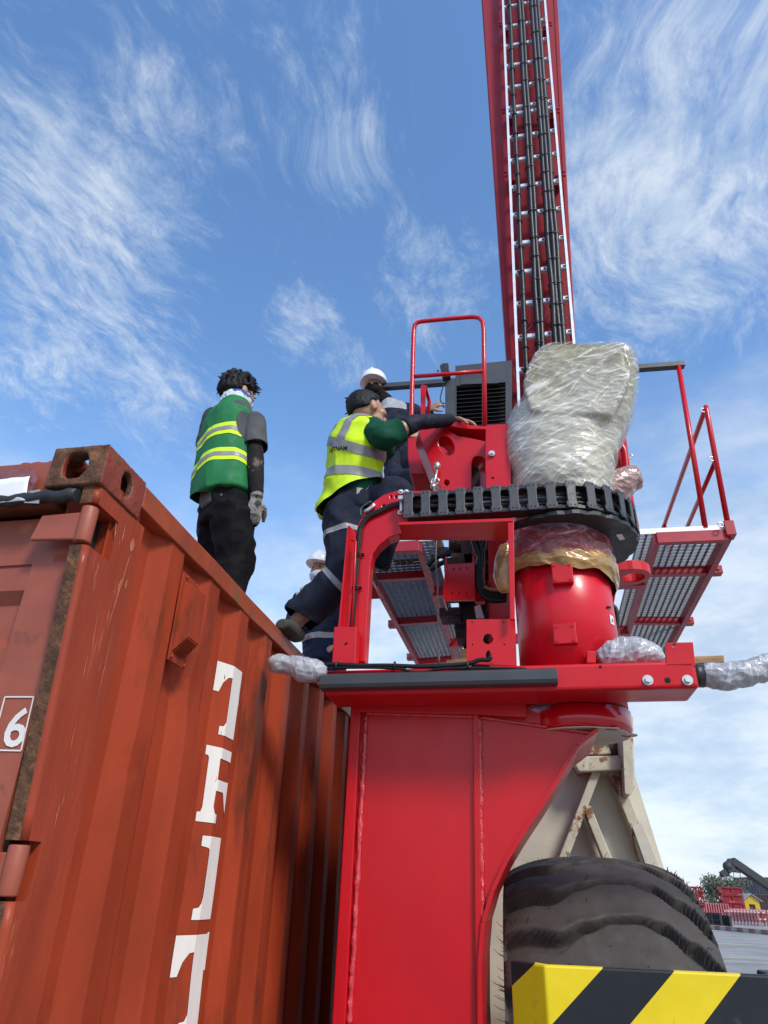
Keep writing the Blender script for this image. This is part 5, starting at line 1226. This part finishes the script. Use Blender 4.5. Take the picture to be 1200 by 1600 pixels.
def add_hand(mb, w, dirn, palm, side, s=1.0, curl=.6, spread=.10):
    """w wrist, dirn along the hand, palm = palm facing, side = +1 when the thumb lies along dirn x palm"""
    d = unit(dirn); n = unit(V3(palm) - d*V3(palm).dot(d)); t = d.cross(n)*side
    mb.tube([w - d*.02*s, w + d*.02*s, w + d*.055*s, w + d*.088*s], [.017*s, .015*s, .015*s, .012*s], 12, rx=[.026*s, .034*s, .042*s, .041*s], side=t)
    for i, (off, L, r) in enumerate(((.031, .074, .0085), (.011, .083, .009), (-.010, .077, .0085), (-.030, .060, .0075))):
        b = w + d*.084*s + t*off*s; dd = unit(d + t*(off*spread*20)); pts = [b]; a = 0
        for j, k in enumerate((.42, .33, .25)):
            a += curl*(.55, 1.0, .75)[j]*(1+.08*i); v = unit(dd*cos(a) + n*sin(a)); pts.append(pts[-1] + v*(L*k*s))
        mb.tube(catmull(pts, 3), [r*s*q for q in interp([1.1, 1.0, .9, .7], 3)], 8)
    b = w + d*.025*s + t*.030*s; v1 = unit(d*.6 + t*.75 + n*.25); v2 = unit(d*.9 + t*.25 + n*(.3+curl*.4))
    mb.tube(catmull([b, b+v1*.038*s, b+v1*.038*s+v2*.030*s, b+v1*.038*s+v2*.055*s], 3), [q*s for q in interp([.015, .012, .0105, .008], 3)], 8)
def hair_cap(par, c, f, u, r, s=1.0, grow=.012, low=-.02, name='hair', seed=1, fringe=.02, m_=None, tuft=0.01, locks=130):
    rnd = random.Random(seed); mb = MB(); mb.ball(c - f*.006*s + u*.010*s, ((.074+grow)*s, (.094+grow)*s, (.096+grow)*s), (r, f, u), 24)
    for v in mb.bm.verts[:]:
        q = v.co - c; z = q.dot(u); y = q.dot(f)
        lim = low*s + (.060*s if y > .03*s else 0) + max(0, (y-.0)*.4) - (.045*s if y < -.03*s else 0)
        if z < lim: v.co += u*min(lim-z, .09*s)*.9 - (q - u*z)*.16
    me = remesh(mb, .0055, 2)
    nor = [V3(v.normal) for v in me.vertices]
    for v, n in zip(me.vertices, nor):
        q = v.co-c; k = noise.noise(V3((q.dot(r)*30+seed, q.dot(f)*16, q.dot(u)*10))) + .5*noise.noise(V3((q.dot(r)*120, q.dot(f)*26, q.dot(u)*14+seed))); v.co += n*(tuft*k)
    o = link_mesh(name, me, m_ or HAIR, par)
    mb = MB()                                       # locks that break the outline
    for i in range(locks):
        a = rnd.uniform(0, 2*pi); e = rnd.uniform(-.1, 1.3); dv = unit(r*cos(a)*cos(e) + f*sin(a)*cos(e) + u*sin(e)); p = c + u*.012*s + V3(r)*(dv.dot(r)*.08*s) + f*(dv.dot(f)*.10*s) + u*(dv.dot(u)*.103*s)
        tdir = unit(r*rnd.gauss(0, 1) + f*rnd.gauss(.4, 1) - u*rnd.uniform(-.2, .7)); L = rnd.uniform(.02, .045)*s
        if p.dot(u)-c.dot(u) < low*s+(.05*s if dv.dot(f) > .4 else -.01): continue
        mb.tube([p-dv*.004, p+dv*.010*s+tdir*L*.5, p+dv*.006*s+tdir*L], [.006*s, .0045*s, .001], 6)
    mb.build('hair_lock', m_ or HAIR, o)
    return o
def trim(me, cuts, thick=.0035):
    """cut garments open at hem, cuff and neck: (point, outward normal, reach)"""
    bm = bmesh.new(); bm.from_mesh(me)
    for (co, no, R_) in cuts:
        co, no = V3(co), unit(no)
        near = [f for f in bm.faces if (f.calc_center_median()-co).length < R_]
        gm = list({e for f in near for e in f.edges}) + list({v for f in near for v in f.verts}) + near
        bmesh.ops.bisect_plane(bm, geom=gm, plane_co=co, plane_no=no)
        bmesh.ops.delete(bm, geom=[f for f in bm.faces if (f.calc_center_median()-co).length < R_ and (f.calc_center_median()-co).dot(no) > 0], context='FACES')
    bm.to_mesh(me); bm.free(); return me
def cloth(name, par, fn, material, voxel=.009, smooth=3, amp=.004, nscale=9, seed=0, amp2=.004, nscale2=16, stretch=(1, 1, 1), cuts=()):
    mb = MB(); fn(mb); me = remesh(mb, voxel, smooth, amp, nscale, seed, amp2, nscale2, stretch)
    if cuts:
        trim(me, cuts); o = link_mesh(name, me, material, par); s = o.modifiers.new('t', 'SOLIDIFY'); s.thickness = .0035; return o
    return link_mesh(name, me, material, par)
def band(name, par, pts, r, material, rx=None, side=None, sup=2.0, n=28):
    mb = MB(); mb.tube(pts, r, n, rx=rx, side=side, sup=sup, cap=False); o = mb.build(name, material, par); s = o.modifiers.new('t', 'SOLIDIFY'); s.thickness = .003; return o
def band_on(name, par, src, test, material, lift=.0025):
    """strip sewn on a garment: the garment's own faces inside test, lifted a little"""
    me = src.data; ofs = wloc(src); bm = bmesh.new(); bm.from_mesh(me)
    bmesh.ops.translate(bm, verts=bm.verts[:], vec=ofs)
    for (co, no) in test['cuts']: bmesh.ops.bisect_plane(bm, geom=bm.verts[:]+bm.edges[:]+bm.faces[:], plane_co=co, plane_no=no)
    kill = [f for f in bm.faces if not test['in'](f.calc_center_median())]
    bmesh.ops.delete(bm, geom=kill, context='FACES'); bm.normal_update()
    nn = {v: V3(v.normal) for v in bm.verts}
    for v in bm.verts: v.co += nn[v]*lift
    m2 = bpy.data.meshes.new(name)
    for f in bm.faces: f.smooth = True
    bm.to_mesh(m2); bm.free(); m2.materials.clear()
    if len(m2.polygons) < 3: return None
    o = link_mesh(name, m2, material, par); return o
def slab(a, b):                                     # region between two parallel-ish planes: (point, normal) pairs
    return {'cuts': [a, b], 'in': lambda c: (c-a[0]).dot(a[1]) > 0 and (c-b[0]).dot(b[1]) < 0}

def standing_man():
    Y0 = 3.15; P = lambda x, y, dy=0.0: PY(x, y, Y0+dy)
    # he faces away and to the right: his right side is towards us
    F = unit((.80, .60, 0)); Rr = F.cross(ZZ)                      # forward, his right (towards the right-front)
    hipc = P(352, 800); hipc = V3(hipc); neck = P(366, 636, .0); shc = P(364, 652)
    headc = P(372, 613, .02)
    hR, hL = hipc + Rr*.085 + F*.0, hipc - Rr*.085
    kR, kL = P(362, 886, .0)+Rr*.03, P(338, 886, .08)
    aR = V3((kR.x-.02, kR.y-.02, 2.68)); aL = V3((kL.x, kL.y, 2.68))
    sR, sL = P(395, 662, -.06), P(336, 656, .10)
    eR = P(399, 727, -.10); wR = P(401, 778, -.10)
    eL = sL + V3((-.05, .10, -.27)); wL = eL + F*.12 + V3((0, 0, -.22))
    chest = P(356, 690); waist = P(350, 750)
    b = MB()
    ltube(b, [hipc-ZZ*.08, waist, chest, shc, neck+ZZ*.02], [.085, .09, .105, .08, .05], 16, rx=[.135, .125, .15, .13, .052], side=Rr)
    ltube(b, [neck-ZZ*.03, neck+ZZ*.03, headc-ZZ*.04], [.052, .050, .05], 12)
    for s, e, w in ((sR, eR, wR), (sL, eL, wL)): ltube(b, [s, s.lerp(e, .5), e, e.lerp(w, .5), w], [.052, .046, .04, .036, .026], 12); b.tube([shc, s], [.06, .046], 12)
    for h, k, a in ((hR, kR, aR), (hL, kL, aL)): ltube(b, [h, h.lerp(k, .5), k, k.lerp(a, .4), a], [.085, .075, .052, .05, .036], 12); b.tube([a+F*-.05-ZZ*.05, a+F*.06-ZZ*.055, a+F*.16-ZZ*.06], [.028, .03, .02], 10)
    hf = unit((.66, .74, -.05)); f, u, r = add_head(b, headc, hf, (.05, 0, 1), 1.0)
    add_hand(b, wR, (-.05, .1, -1), -Rr, 1, .95, .75)
    add_hand(b, wL, (0, .1, -1), Rr, 1, .95, .5)
    me = remesh(b, .0075, 2); man = link_mesh('person', me, SKIN, None)
    tag(man, 'person in green vest with yellow bands standing on top of the container, seen from behind', 'person')
    eyes(man, headc, f, u, r)
    hair_cap(man, headc, f, u, r, 1.08, grow=.016, low=.0, seed=4, tuft=.020, locks=220)
    cloth('scarf', man, lambda m: ltube(m, [neck-ZZ*.035, neck+ZZ*.015, neck+ZZ*.05+hf*.012, headc-ZZ*.055+hf*.028, headc-ZZ*.03+hf*.05], [.085, .080, .085, .088, .06], 20, rx=[.09, .080, .078, .072, .055], side=r), SCARF, .007, 2, .005, 20, 3, .006, 30)
    def trs(m):
        ltube(m, [waist-ZZ*.0, hipc+ZZ*.02, hipc-ZZ*.09], [.115, .125, .115], 18, rx=[.145, .165, .16], side=Rr)
        for h, k, a in ((hR, kR, aR), (hL, kL, aL)): ltube(m, [h-ZZ*.01, h.lerp(k, .5), k, k.lerp(a, .5), a-ZZ*.02], [.105, .103, .088, .082, .075], 16)
    cloth('trousers', man, trs, BLACKC, .009, 2, .006, 9, 1, .013, 8, (1, 1, 1.2))
    for a in (aR, aL): cloth('shoe', man, lambda m: m.tube(catmull([a-F*.08-ZZ*.045, a-ZZ*.03, a+F*.08-ZZ*.045, a+F*.18-ZZ*.055], 3), [.034, .038, .04, .042, .042, .04, .036, .034, .03, .026], 12), SHOE, .008, 2, 0, amp2=0)
    def shirt(m):
        ltube(m, [hipc+ZZ*.0, waist, chest, shc, neck], [.125, .115, .125, .095, .06], 18, rx=[.165, .15, .165, .15, .062], side=Rr)
        for s, e in ((sR, eR), (sL, eL)): m.tube([shc, s], [.07, .066], 14); m.ball(s, .072); ltube(m, [s+ZZ*.005, s.lerp(e, .3), s.lerp(e, .72)], [.070, .070, .070], 14)
    cloth('shirt', man, shirt, GREYC, .008, 2, .004, 9, 2, .006, 13, cuts=[(sR.lerp(eR, .60), eR-sR, .10), (sL.lerp(eL, .60), eL-sL, .10)])
    for k, (s, e, w) in enumerate(((sR, eR, wR), (sL, eL, wL))):
        cloth('arm_sleeve', man, lambda m: ltube(m, [s.lerp(e, .55), e, e.lerp(w, .5), e.lerp(w, .93)], [.050, .046, .041, .035], 14), SLEEVE, .007, 2, .002, 12, 5, .002, 25)
        g = MB(); add_hand(g, w, (-.05, .1, -1), -Rr if k == 0 else Rr, 1, 1.08, .75); g.tube([w+(e-w)*.12, w], [.036, .034], 12); link_mesh('glove', remesh(g, .0055, 2, .001, 60), GLOVE, man)
    # sleeveless vest: wide at the hem, open at the arm holes
    hem = P(346, 786); tilt = unit(V3((.10, 0, 1)))
    vb = MB(); ltube(vb, [hem+ZZ*.005, P(347, 765), P(350, 735), chest, P(361, 660), P(365, 644), P(367, 632)], [.150, .150, .145, .142, .128, .095, .075], 30, rx=[.195, .192, .182, .178, .172, .115, .080], side=Rr)
    me = remesh(vb, .008, 2, .007, 7, 8, .009, 10, (1, 1, .5))
    trim(me, [(hem+ZZ*.02, (-.05, .25, -1), .30)])
    v_ = link_mesh('vest', me, mat('green_vest', (.006, .16, .045), .75, var=.12, vscale=6, bump=.3, bscale=12), man)
    NE = mat('neon_yellow_band', (.62, .90, .015), .6, var=.05); GR = REFL
    up = unit((-.12, .0, 1))
    for (yc) in (708, 748):
        c0 = P(352, yc)
        n0 = unit(V3((-.10, .28, 1)))
        band_on('hi_vis_band', man, v_, slab((c0-n0*.036, n0), (c0+n0*.036, n0)), NE, .002)
        band_on('reflective_band', man, v_, slab((c0-n0*.012, n0), (c0+n0*.012, n0)), GR, .004)
    # arm hole trim
    n1 = unit(Rr + ZZ*.05); c1 = sR - Rr*.03
    band_on('arm_hole_trim', man, v_, {'cuts': [], 'in': lambda c: (c-sR+ZZ*.05).length < .125 and c.z < sR.z+.015 and (c-c1).dot(n1) > 0}, GREYC, .0045)
standing_man()

def climbing_man():
    Yb = 3.12; P = lambda x, y, Y=Yb: PY(x, y, Y)
    hip = P(548, 792); chest = P(556, 712, 3.06); shc = P(572, 668, 3.02); neck = P(580, 655, 3.0); headc = P(573, 641, 2.98)
    spine = unit(shc-hip)
    Fw = unit((.86, .50, 0)); Rr = Fw.cross(ZZ)                     # leaning towards the crane on the right
    sR = P(600, 683, 2.86); eR = P(652, 660, 2.90); wR = P(708, 656, 3.05)
    sL = P(584, 690, 3.12); eL = P(602, 703, 3.30); wL = P(635, 679, 3.42)
    hl, hr = P(540, 800, 3.08), P(562, 795, 3.18)
    kl = P(540, 898, 3.02); al = PZ(470, 972, 2.70)
    Hf = PZ(464, 1010, 2.606); toeL = PZ(436, 979, 2.606); al = Hf + (toeL-Hf)*.22 + ZZ*.095
    kr = P(606, 798, 3.02); kr = PY(618, 778, 2.98); ar = PY(577, 892, 3.10)
    b = MB()
    ltube(b, [hip-ZZ*.05, hip.lerp(chest, .5), chest, shc, neck], [.09, .095, .11, .085, .05], 16, rx=[.13, .125, .15, .14, .052], side=Rr)
    hf = unit((.80, .52, .10)); hu = unit((-.05, .12, 1))
    ltube(b, [neck-spine*.03, headc-hu*.05], [.055, .05], 12)
    for s, e, w in ((sR, eR, wR), (sL, eL, wL)): ltube(b, [s, s.lerp(e, .5), e, e.lerp(w, .5), w], [.048, .042, .036, .031, .025], 12); b.tube([shc, s], [.062, .046], 12)
    ltube(b, [hl, hl.lerp(kl, .5), kl, kl.lerp(al, .4), kl.lerp(al, .8), al], [.09, .08, .055, .054, .040, .036], 12)
    ltube(b, [hr, hr.lerp(kr, .5), kr, kr.lerp(ar, .5), ar], [.09, .08, .055, .05, .036], 12)
    fd = unit(toeL-al + ZZ*.04); heel = al - ZZ*.055 - V3((-.05, .03, 0))
    fl = unit(V3((-.55, -.62, 0)))
    fl = unit(V3((toeL.x-al.x, toeL.y-al.y, 0)))
    b.tube(catmull([al-ZZ*.02, al+fl*.06-ZZ*.05, al+fl*.15-ZZ*.065], 3), [.036, .036, .036, .035, .033, .028, .022], 10)
    b.tube([ar-ZZ*.02, ar-MY*.10-ZZ*.05], [.036, .026], 10)
    f, u, r = add_head(b, headc, hf, hu, 1.03)
    add_hand(b, wR, (.95, -.05, -.25), (0, .25, -1), -1, 1.0, .45, .14)
    add_hand(b, wL, (.85, .25, .25), (.35, .9, 0), 1, .95, .95)
    man = link_mesh('person', remesh(b, .0072, 2), SKIN, None)
    tag(man, 'person in bright yellow vest gripping the red hinge plate with one foot on the container', 'person')
    eyes(man, headc, f, u, r, 1.03)
    hair_cap(man, headc, f, u, r, 1.05, grow=.012, low=.008, seed=9, tuft=.004, locks=24)
    def trs(m):
        ltube(m, [hip+spine*.06, hip, hip-ZZ*.07], [.13, .14, .125], 18, rx=[.155, .17, .16], side=Rr)
        ltube(m, [hl+ZZ*.01, hl.lerp(kl, .5), kl, kl.lerp(al, .35), kl.lerp(al, .70), kl.lerp(al, .95)], [.115, .104, .092, .086, .088, .090], 18)
        ltube(m, [hr, hr.lerp(kr, .5), kr, kr.lerp(ar, .5), kr.lerp(ar, .9)], [.115, .105, .098, .085, .08], 16)
    cf = kl.lerp(al, .74)
    tr = cloth('trousers', man, trs, NAVY, .0085, 2, .005, 8, 6, .013, 8, (1, 1, 1), cuts=[(PY(486, 962, 2.86), unit(al-kl)*.75 + V3((0, 0, -.55)), .30), (hip+spine*.09, spine, .24)])
    ax = unit(kl-hl); c0 = hl.lerp(kl, .45)
    for c0, ax, w in ((hl.lerp(kl, .46), unit(kl-hl), .030), (kl.lerp(al, .16), unit(al-kl), .028)):
        lim = lambda c: (c-c0).length < .17 and c.z < hip.z-.05
        s = slab((c0-ax*w*.5, ax), (c0+ax*w*.5, ax)); g = s['in']; s['in'] = lambda c, g=g, lim=lim: g(c) and lim(c)
        band_on('reflective_band', man, tr, s, REFL, .003)
    ax = unit(kr-hr); c0 = hr.lerp(kr, .55); s = slab((c0-ax*.016, ax), (c0+ax*.016, ax)); g = s['in']; s['in'] = lambda c: g(c) and (c-c0).length < .16
    band_on('reflective_band', man, tr, s, REFL, .003)
    for a, dv in ((al, fl), (ar, -MY)):
        cloth('shoe', man, lambda m: m.tube(catmull([a-dv*.065-ZZ*.040, a+dv*.02-ZZ*.052, a+dv*.10-ZZ*.062, a+dv*.19-ZZ*.072], 3), [.034, .040, .042, .043, .044, .044, .040, .036, .030, .024], 12, rx=[.036, .040, .042, .044, .047, .048, .046, .044, .038, .03], side=dv.cross(ZZ)), SHOE, .007, 2, .002, 20, 0, 0)
    def shirt(m):
        ltube(m, [hip+spine*.02, chest, shc, neck], [.120, .112, .09, .06], 18, rx=[.145, .140, .135, .062], side=Rr)
        m.tube([shc, sR], [.072, .064], 14); m.ball(sR, .067); ltube(m, [sR, sR.lerp(eR, .26), sR.lerp(eR, .62)], [.063, .064, .066], 14)
        m.tube([shc, sL], [.08, .078], 14); m.ball(sL, .084); ltube(m, [sL, sL.lerp(eL, .5), sL.lerp(eL, .95)], [.078, .074, .070], 14)
    cloth('shirt', man, shirt, GREENC, .008, 2, .004, 9, 5, .008, 12, cuts=[(sR.lerp(eR, .46), eR-sR, .10), (sL.lerp(eL, .85), eL-sL, .10)])
    for (s, e, w, k) in ((sR, eR, wR, .62), (sL, eL, wL, 1.15)):
        pts = [s.lerp(e, k) if k < 1 else e.lerp(w, k-1), s.lerp(e, .85) if k < 1 else e.lerp(w, .35), e if k < 1 else e.lerp(w, .5), e.lerp(w, .55), e.lerp(w, .95)] if k < 1 else [e.lerp(w, .15), e.lerp(w, .4), e.lerp(w, .65), e.lerp(w, .93)]
        rr = [.049, .046, .043, .038, .033] if k < 1 else [.045, .043, .039, .034]
        cloth('arm_sleeve', man, lambda m: ltube(m, pts, rr, 14), SLEEVEN, .007, 2, .002, 12, 5, .003, 22)
    # vest with grey braces and belts
    vb = MB(); ltube(vb, [hip-spine*.07-V3((.01, 0, 0)), hip+spine*.06, hip.lerp(chest, .6), chest+spine*.06, shc+spine*.0, neck+spine*.0], [.165, .158, .148, .145, .118, .07], 30, rx=[.184, .174, .164, .162, .146, .08], side=Rr)
    me = remesh(vb, .008, 2, .007, 8, 12, .010, 9, (1, 1, .8))
    trim(me, [(PY(548, 780, 3.1), (.44, .0, -.88), .34)])
    v_ = link_mesh('vest', me, mat('yellow_vest', (.60, .86, .012), .7, var=.06, vscale=6, bump=.35, bscale=11), man)
    for k, wd in ((.34, .050), (.70, .050)):
        c0 = hip.lerp(shc, k); n0 = unit(spine + Rr*(-.10 if k < .5 else .30) + V3((0, -.12, 0)))
        band_on('reflective_band', man, v_, slab((c0-n0*wd*.5, n0), (c0+n0*wd*.5, n0)), REFL, .003)
    cb = hip.lerp(shc, .70)
    for k in (-.085, .085):
        c0 = chest + Rr*k; nn = unit(Rr - spine*Rr.dot(spine)); s = slab((c0-nn*.024, nn), (c0+nn*.024, nn)); g = s['in']; s['in'] = lambda c, g=g: g(c) and (c-cb).dot(spine) > -.01
        band_on('reflective_brace', man, v_, s, REFL, .0034)
    ca = sR - Rr*.06
    band_on('arm_hole', man, v_, {'cuts': [], 'in': lambda c: (c-sR).length < .13 and (c-ca).dot(Rr) > 0}, GREENC, .005)
    t0 = P(517, 698, 2.9); ey = unit(spine); ex = unit(V3((.55, -.45, .05))); ex = unit(ex-ey*ex.dot(ey))
    back = ex.cross(ey)
    # lettering lies on the cloth: find the vest surface under it
    me2 = text_mesh('VIETNAM', .032, (0, 0, 0), X1, Y1, 0, .0004, .0006)
    from mathutils.bvhtree import BVHTree
    bm = bmesh.new(); bm.from_mesh(v_.data); bmesh.ops.translate(bm, verts=bm.verts[:], vec=wloc(v_)); bv = BVHTree.FromBMesh(bm)
    for v in me2.vertices:
        q = t0 + ex*(v.co.x-.075) + ey*v.co.y + back*.4; hit = bv.ray_cast(q, -back)
        v.co = (hit[0] + hit[1]*(.004 if hit[1].dot(back) > 0 else -.004)) if hit[0] is not None else q-back*.4
    bm.free(); link_mesh('vest_lettering', me2, mat('dark_print', (.03, .035, .03), .7), man)
    # the step that carries his right foot
    st = ar - MX*.01 - ZZ*.098; mb = MB(); mb.box(st-MY*.06, .05, .16, .012, MAX); mb.build('foot_step', RED, CRANE, bevel=.003)
climbing_man()

def helmet(par, c, f, u, r, s=1.0, m_=None):
    mb = MB(); mb.ball(c+u*.030*s, (.108*s, .126*s, .105*s), (r, f, u), 28)
    for v in mb.bm.verts:
        z = (v.co-c).dot(u)
        if z < .012*s: v.co += u*(.012*s-z)
    o = [c+u*.014*s + r*(.112*s*cos(a)) + f*(.130*s*sin(a) + (.045*s*max(0, sin(a))**2)) for a in [2*pi*i/36 for i in range(36)]]
    mb.plate(o, [], u*-.007); mb.tube([c+u*.03*s+f*.125*s, c+u*.11*s+f*.075*s, c+u*.140*s, c+u*.11*s-f*.08*s, c+u*.04*s-f*.122*s], .013*s, 8, rx=[.018*s]*5, side=r)
    return mb.build('helmet', m_ or HELMET, par, smooth=False, bevel=.002)

def helmet_man():
    Y0 = 5.02; P = lambda x, y, dy=0.: PY(x, y, Y0+dy)
    F = unit((-.30, -.86, 0)); F = unit((.45, -.75, 0)); Rr = F.cross(ZZ)
    foot = PZ(688, 864, PLATZ+.05); hipc = P(632, 745); waist = P(630, 715); chest = P(622, 672); shc = P(615, 645); neck = P(602, 632); headc = P(584, 604, -.04)
    hf = unit((-.12, -.95, -.18)); hu = unit((-.06, -.05, 1)); hs = 1.08
    sA = P(640, 642, .0); eA = P(662, 652, -.12); wA = P(671, 640, -.2)
    sB = P(598, 652, -.05); eB = P(618, 742, -.35); wB = P(662, 749, -.75)
    b = MB(); ltube(b, [hipc-ZZ*.1, waist, chest, shc, neck], [.10, .10, .12, .09, .055], 16, rx=[.15, .145, .17, .15, .058], side=Rr)
    ltube(b, [neck-ZZ*.02, headc-hu*.06], [.055, .055], 12)
    for s, e, w in ((sA, eA, wA), (sB, eB, wB)): ltube(b, [s, s.lerp(e, .5), e, e.lerp(w, .5), w], [.055, .05, .043, .038, .028], 12); b.tube([shc, s], [.062, .05], 12)
    hh = [hipc+Rr*.09-ZZ*.08, hipc-Rr*.09-ZZ*.08]; an = [foot+V3((0, 0, .05)), V3((foot.x-.30, foot.y+.12, PLATZ+.10))]
    for h, a in zip(hh, an): k = h.lerp(a, .5)+F*.06; ltube(b, [h, h.lerp(k, .5), k, k.lerp(a, .5), a], [.09, .08, .058, .054, .040], 12); b.tube([a-ZZ*.03-F*.03, a+V3((.8, -.3, 0))*.13-ZZ*.05], [.042, .03], 10)
    f, u, r = add_head(b, headc, hf, hu, hs)
    add_hand(b, wA, (.7, -.3, .4), (.6, .6, 0), -1, 1.05, .9); add_hand(b, wB, (.95, -.2, .1), (0, .4, -1), 1, 1.05, .5)
    man = link_mesh('person', remesh(b, .010, 2), SKIN, None)
    tag(man, 'person in white helmet and black face cloth standing on the left platform beside the handrail', 'person')
    eyes(man, headc, f, u, r, hs); helmet(man, headc+u*.012, f, u, r, hs*1.06)
    cloth('face_cloth', man, lambda m: (m.ball(headc-u*.060*hs+f*.022*hs, (.083*hs, .100*hs, .066*hs), (r, f, u), 18), ltube(m, [neck-ZZ*.03, neck+ZZ*.03, headc-u*.10], [.075, .078, .08], 16)), MASKB, .009, 3, .004, 18, 2, .005, 22)
    def jk(m):
        ltube(m, [hipc, waist, chest, shc, neck], [.135, .13, .145, .11, .07], 18, rx=[.18, .175, .19, .175, .075], side=Rr)
        for s, e, w in ((sA, eA, wA), (sB, eB, wB)): m.tube([shc, s], [.1, .075], 14); ltube(m, [s, s.lerp(e, .5), e, e.lerp(w, .5), e.lerp(w, .9)], [.078, .07, .064, .058, .05], 14)
    jacket = cloth('jacket', man, jk, NAVY, .012, 3, .006, 8, 3, .010, 9)
    nn = unit((-.15, .1, 1)); c0 = P(612, 640)
    band_on('shoulder_yoke', man, jacket, {'cuts': [(c0-nn*.10, nn)], 'in': lambda c: (c-c0).dot(nn) > -.10 and (c-P(612, 648)).length < .16}, GREYW, .003)
    def trs(m):
        ltube(m, [waist, hipc, hipc-ZZ*.12], [.13, .14, .13], 18, rx=[.17, .18, .17], side=Rr)
        for h, a in zip(hh, an): k = h.lerp(a, .5)+F*.06; ltube(m, [h, h.lerp(k, .5), k, k.lerp(a, .5), k.lerp(a, .80)], [.12, .11, .095, .09, .085], 14)
    cloth('trousers', man, trs, NAVY, .012, 3, .006, 8, 3, .010, 9)
    for a in an: dv = unit((.8, -.3, 0)); cloth('shoe', man, lambda m: m.tube(catmull([a-dv*.08-ZZ*.045, a-ZZ*.045, a+dv*.10-ZZ*.055, a+dv*.2-ZZ*.065], 3), [.04, .045, .048, .048, .046, .044, .04, .036, .03, .025], 12), SHOE, .009, 2, 0, amp2=0)
helmet_man()

def masked_man():
    Y0 = 5.75; P = lambda x, y, dy=0.: PY(x, y, Y0+dy)
    F = unit((-.35, -.9, 0)); Rr = F.cross(ZZ); headc = P(503, 889); hs = 1.08
    neck = P(503, 916); shc = P(502, 926); chest = P(503, 960); waist = P(505, 1005); hipc = P(506, 1030); hipc.z = min(hipc.z, 3.45)
    sA = P(474, 933, -.02); eA = P(458, 972, -.05); wA = P(452, 985, -.18); sB = P(530, 935, .05); eB = P(537, 985, .05); wB = P(530, 1010, -.15)
    b = MB(); ltube(b, [hipc-ZZ*.05, waist, chest, shc, neck], [.10, .10, .12, .09, .055], 16, rx=[.15, .145, .17, .15, .058], side=Rr)
    hf = unit((-.45, -.88, -.05)); hu = unit((.02, -.05, 1)); ltube(b, [neck-ZZ*.02, headc-hu*.06], [.055, .055], 12)
    for s, e, w in ((sA, eA, wA), (sB, eB, wB)): ltube(b, [s, s.lerp(e, .5), e, e.lerp(w, .5), w], [.055, .05, .043, .038, .028], 12); b.tube([shc, s], [.062, .05], 12)
    hh = [hipc+Rr*.09, hipc-Rr*.09]; an = [V3((h.x, h.y, 2.69)) for h in hh]
    for h, a in zip(hh, an): ltube(b, [h, h.lerp(a, .5), a], [.09, .06, .042], 12); b.tube([a-ZZ*.04, a+F*.15-ZZ*.06], [.042, .03], 10)
    f, u, r = add_head(b, headc, hf, hu, hs)
    add_hand(b, wA, (.2, -.6, -.5), (.7, .2, 0), 1, 1.05, .8); add_hand(b, wB, (-.5, -.6, -.2), (0, .2, -1), 1, 1.05, .6)
    man = link_mesh('person', remesh(b, .011, 2), SKIN, None)
    tag(man, 'person in white helmet and pale mask, mostly hidden behind the yellow vested climber', 'person')
    eyes(man, headc, f, u, r, hs); helmet(man, headc+u*.014, f, u, r, hs*1.08)
    cloth('face_cloth', man, lambda m: (m.ball(headc-u*.078*hs+f*.022*hs, (.083*hs, .098*hs, .060*hs), (r, f, u), 18), ltube(m, [neck-ZZ*.04, neck+ZZ*.03, headc-u*.10], [.08, .08, .08], 16)), MASKW, .009, 3, .004, 18, 2, .006, 22)
    def jk(m):
        ltube(m, [hipc, waist, chest, shc, neck], [.14, .135, .145, .11, .07], 18, rx=[.19, .18, .20, .19, .075], side=Rr)
        for s, e, w in ((sA, eA, wA), (sB, eB, wB)): m.tube([shc, s], [.1, .078], 14); ltube(m, [s, s.lerp(e, .5), e, e.lerp(w, .5), e.lerp(w, .9)], [.08, .074, .068, .06, .05], 14)
    jacket = cloth('jacket', man, jk, NAVYB, .012, 3, .006, 8, 3, .012, 9)
    c0 = P(485, 930, -.05); band_on('shoulder_yoke', man, jacket, {'cuts': [], 'in': lambda c: (c-c0).length < .13}, GREYW, .003)
    cz = P(500, 1000); band_on('reflective_band', man, jacket, slab((cz-ZZ*.025, ZZ), (cz+ZZ*.025, ZZ)), REFL, .003)
    def trs(m):
        ltube(m, [waist-ZZ*.05, hipc-ZZ*.02], [.14, .14], 18, rx=[.18, .18], side=Rr)
        for h, a in zip(hh, an): ltube(m, [h, h.lerp(a, .5), h.lerp(a, .9)], [.12, .10, .09], 14)
    cloth('trousers', man, trs, NAVYB, .012, 3, .006, 8, 3, .010, 9)
    for a in an: cloth('shoe', man, lambda m: m.tube(catmull([a-F*.08-ZZ*.045, a-ZZ*.045, a+F*.10-ZZ*.055, a+F*.2-ZZ*.06], 3), [.04, .045, .048, .048, .046, .044, .04, .036, .03, .025], 12), SHOE, .009, 2, 0, amp2=0)
masked_man()
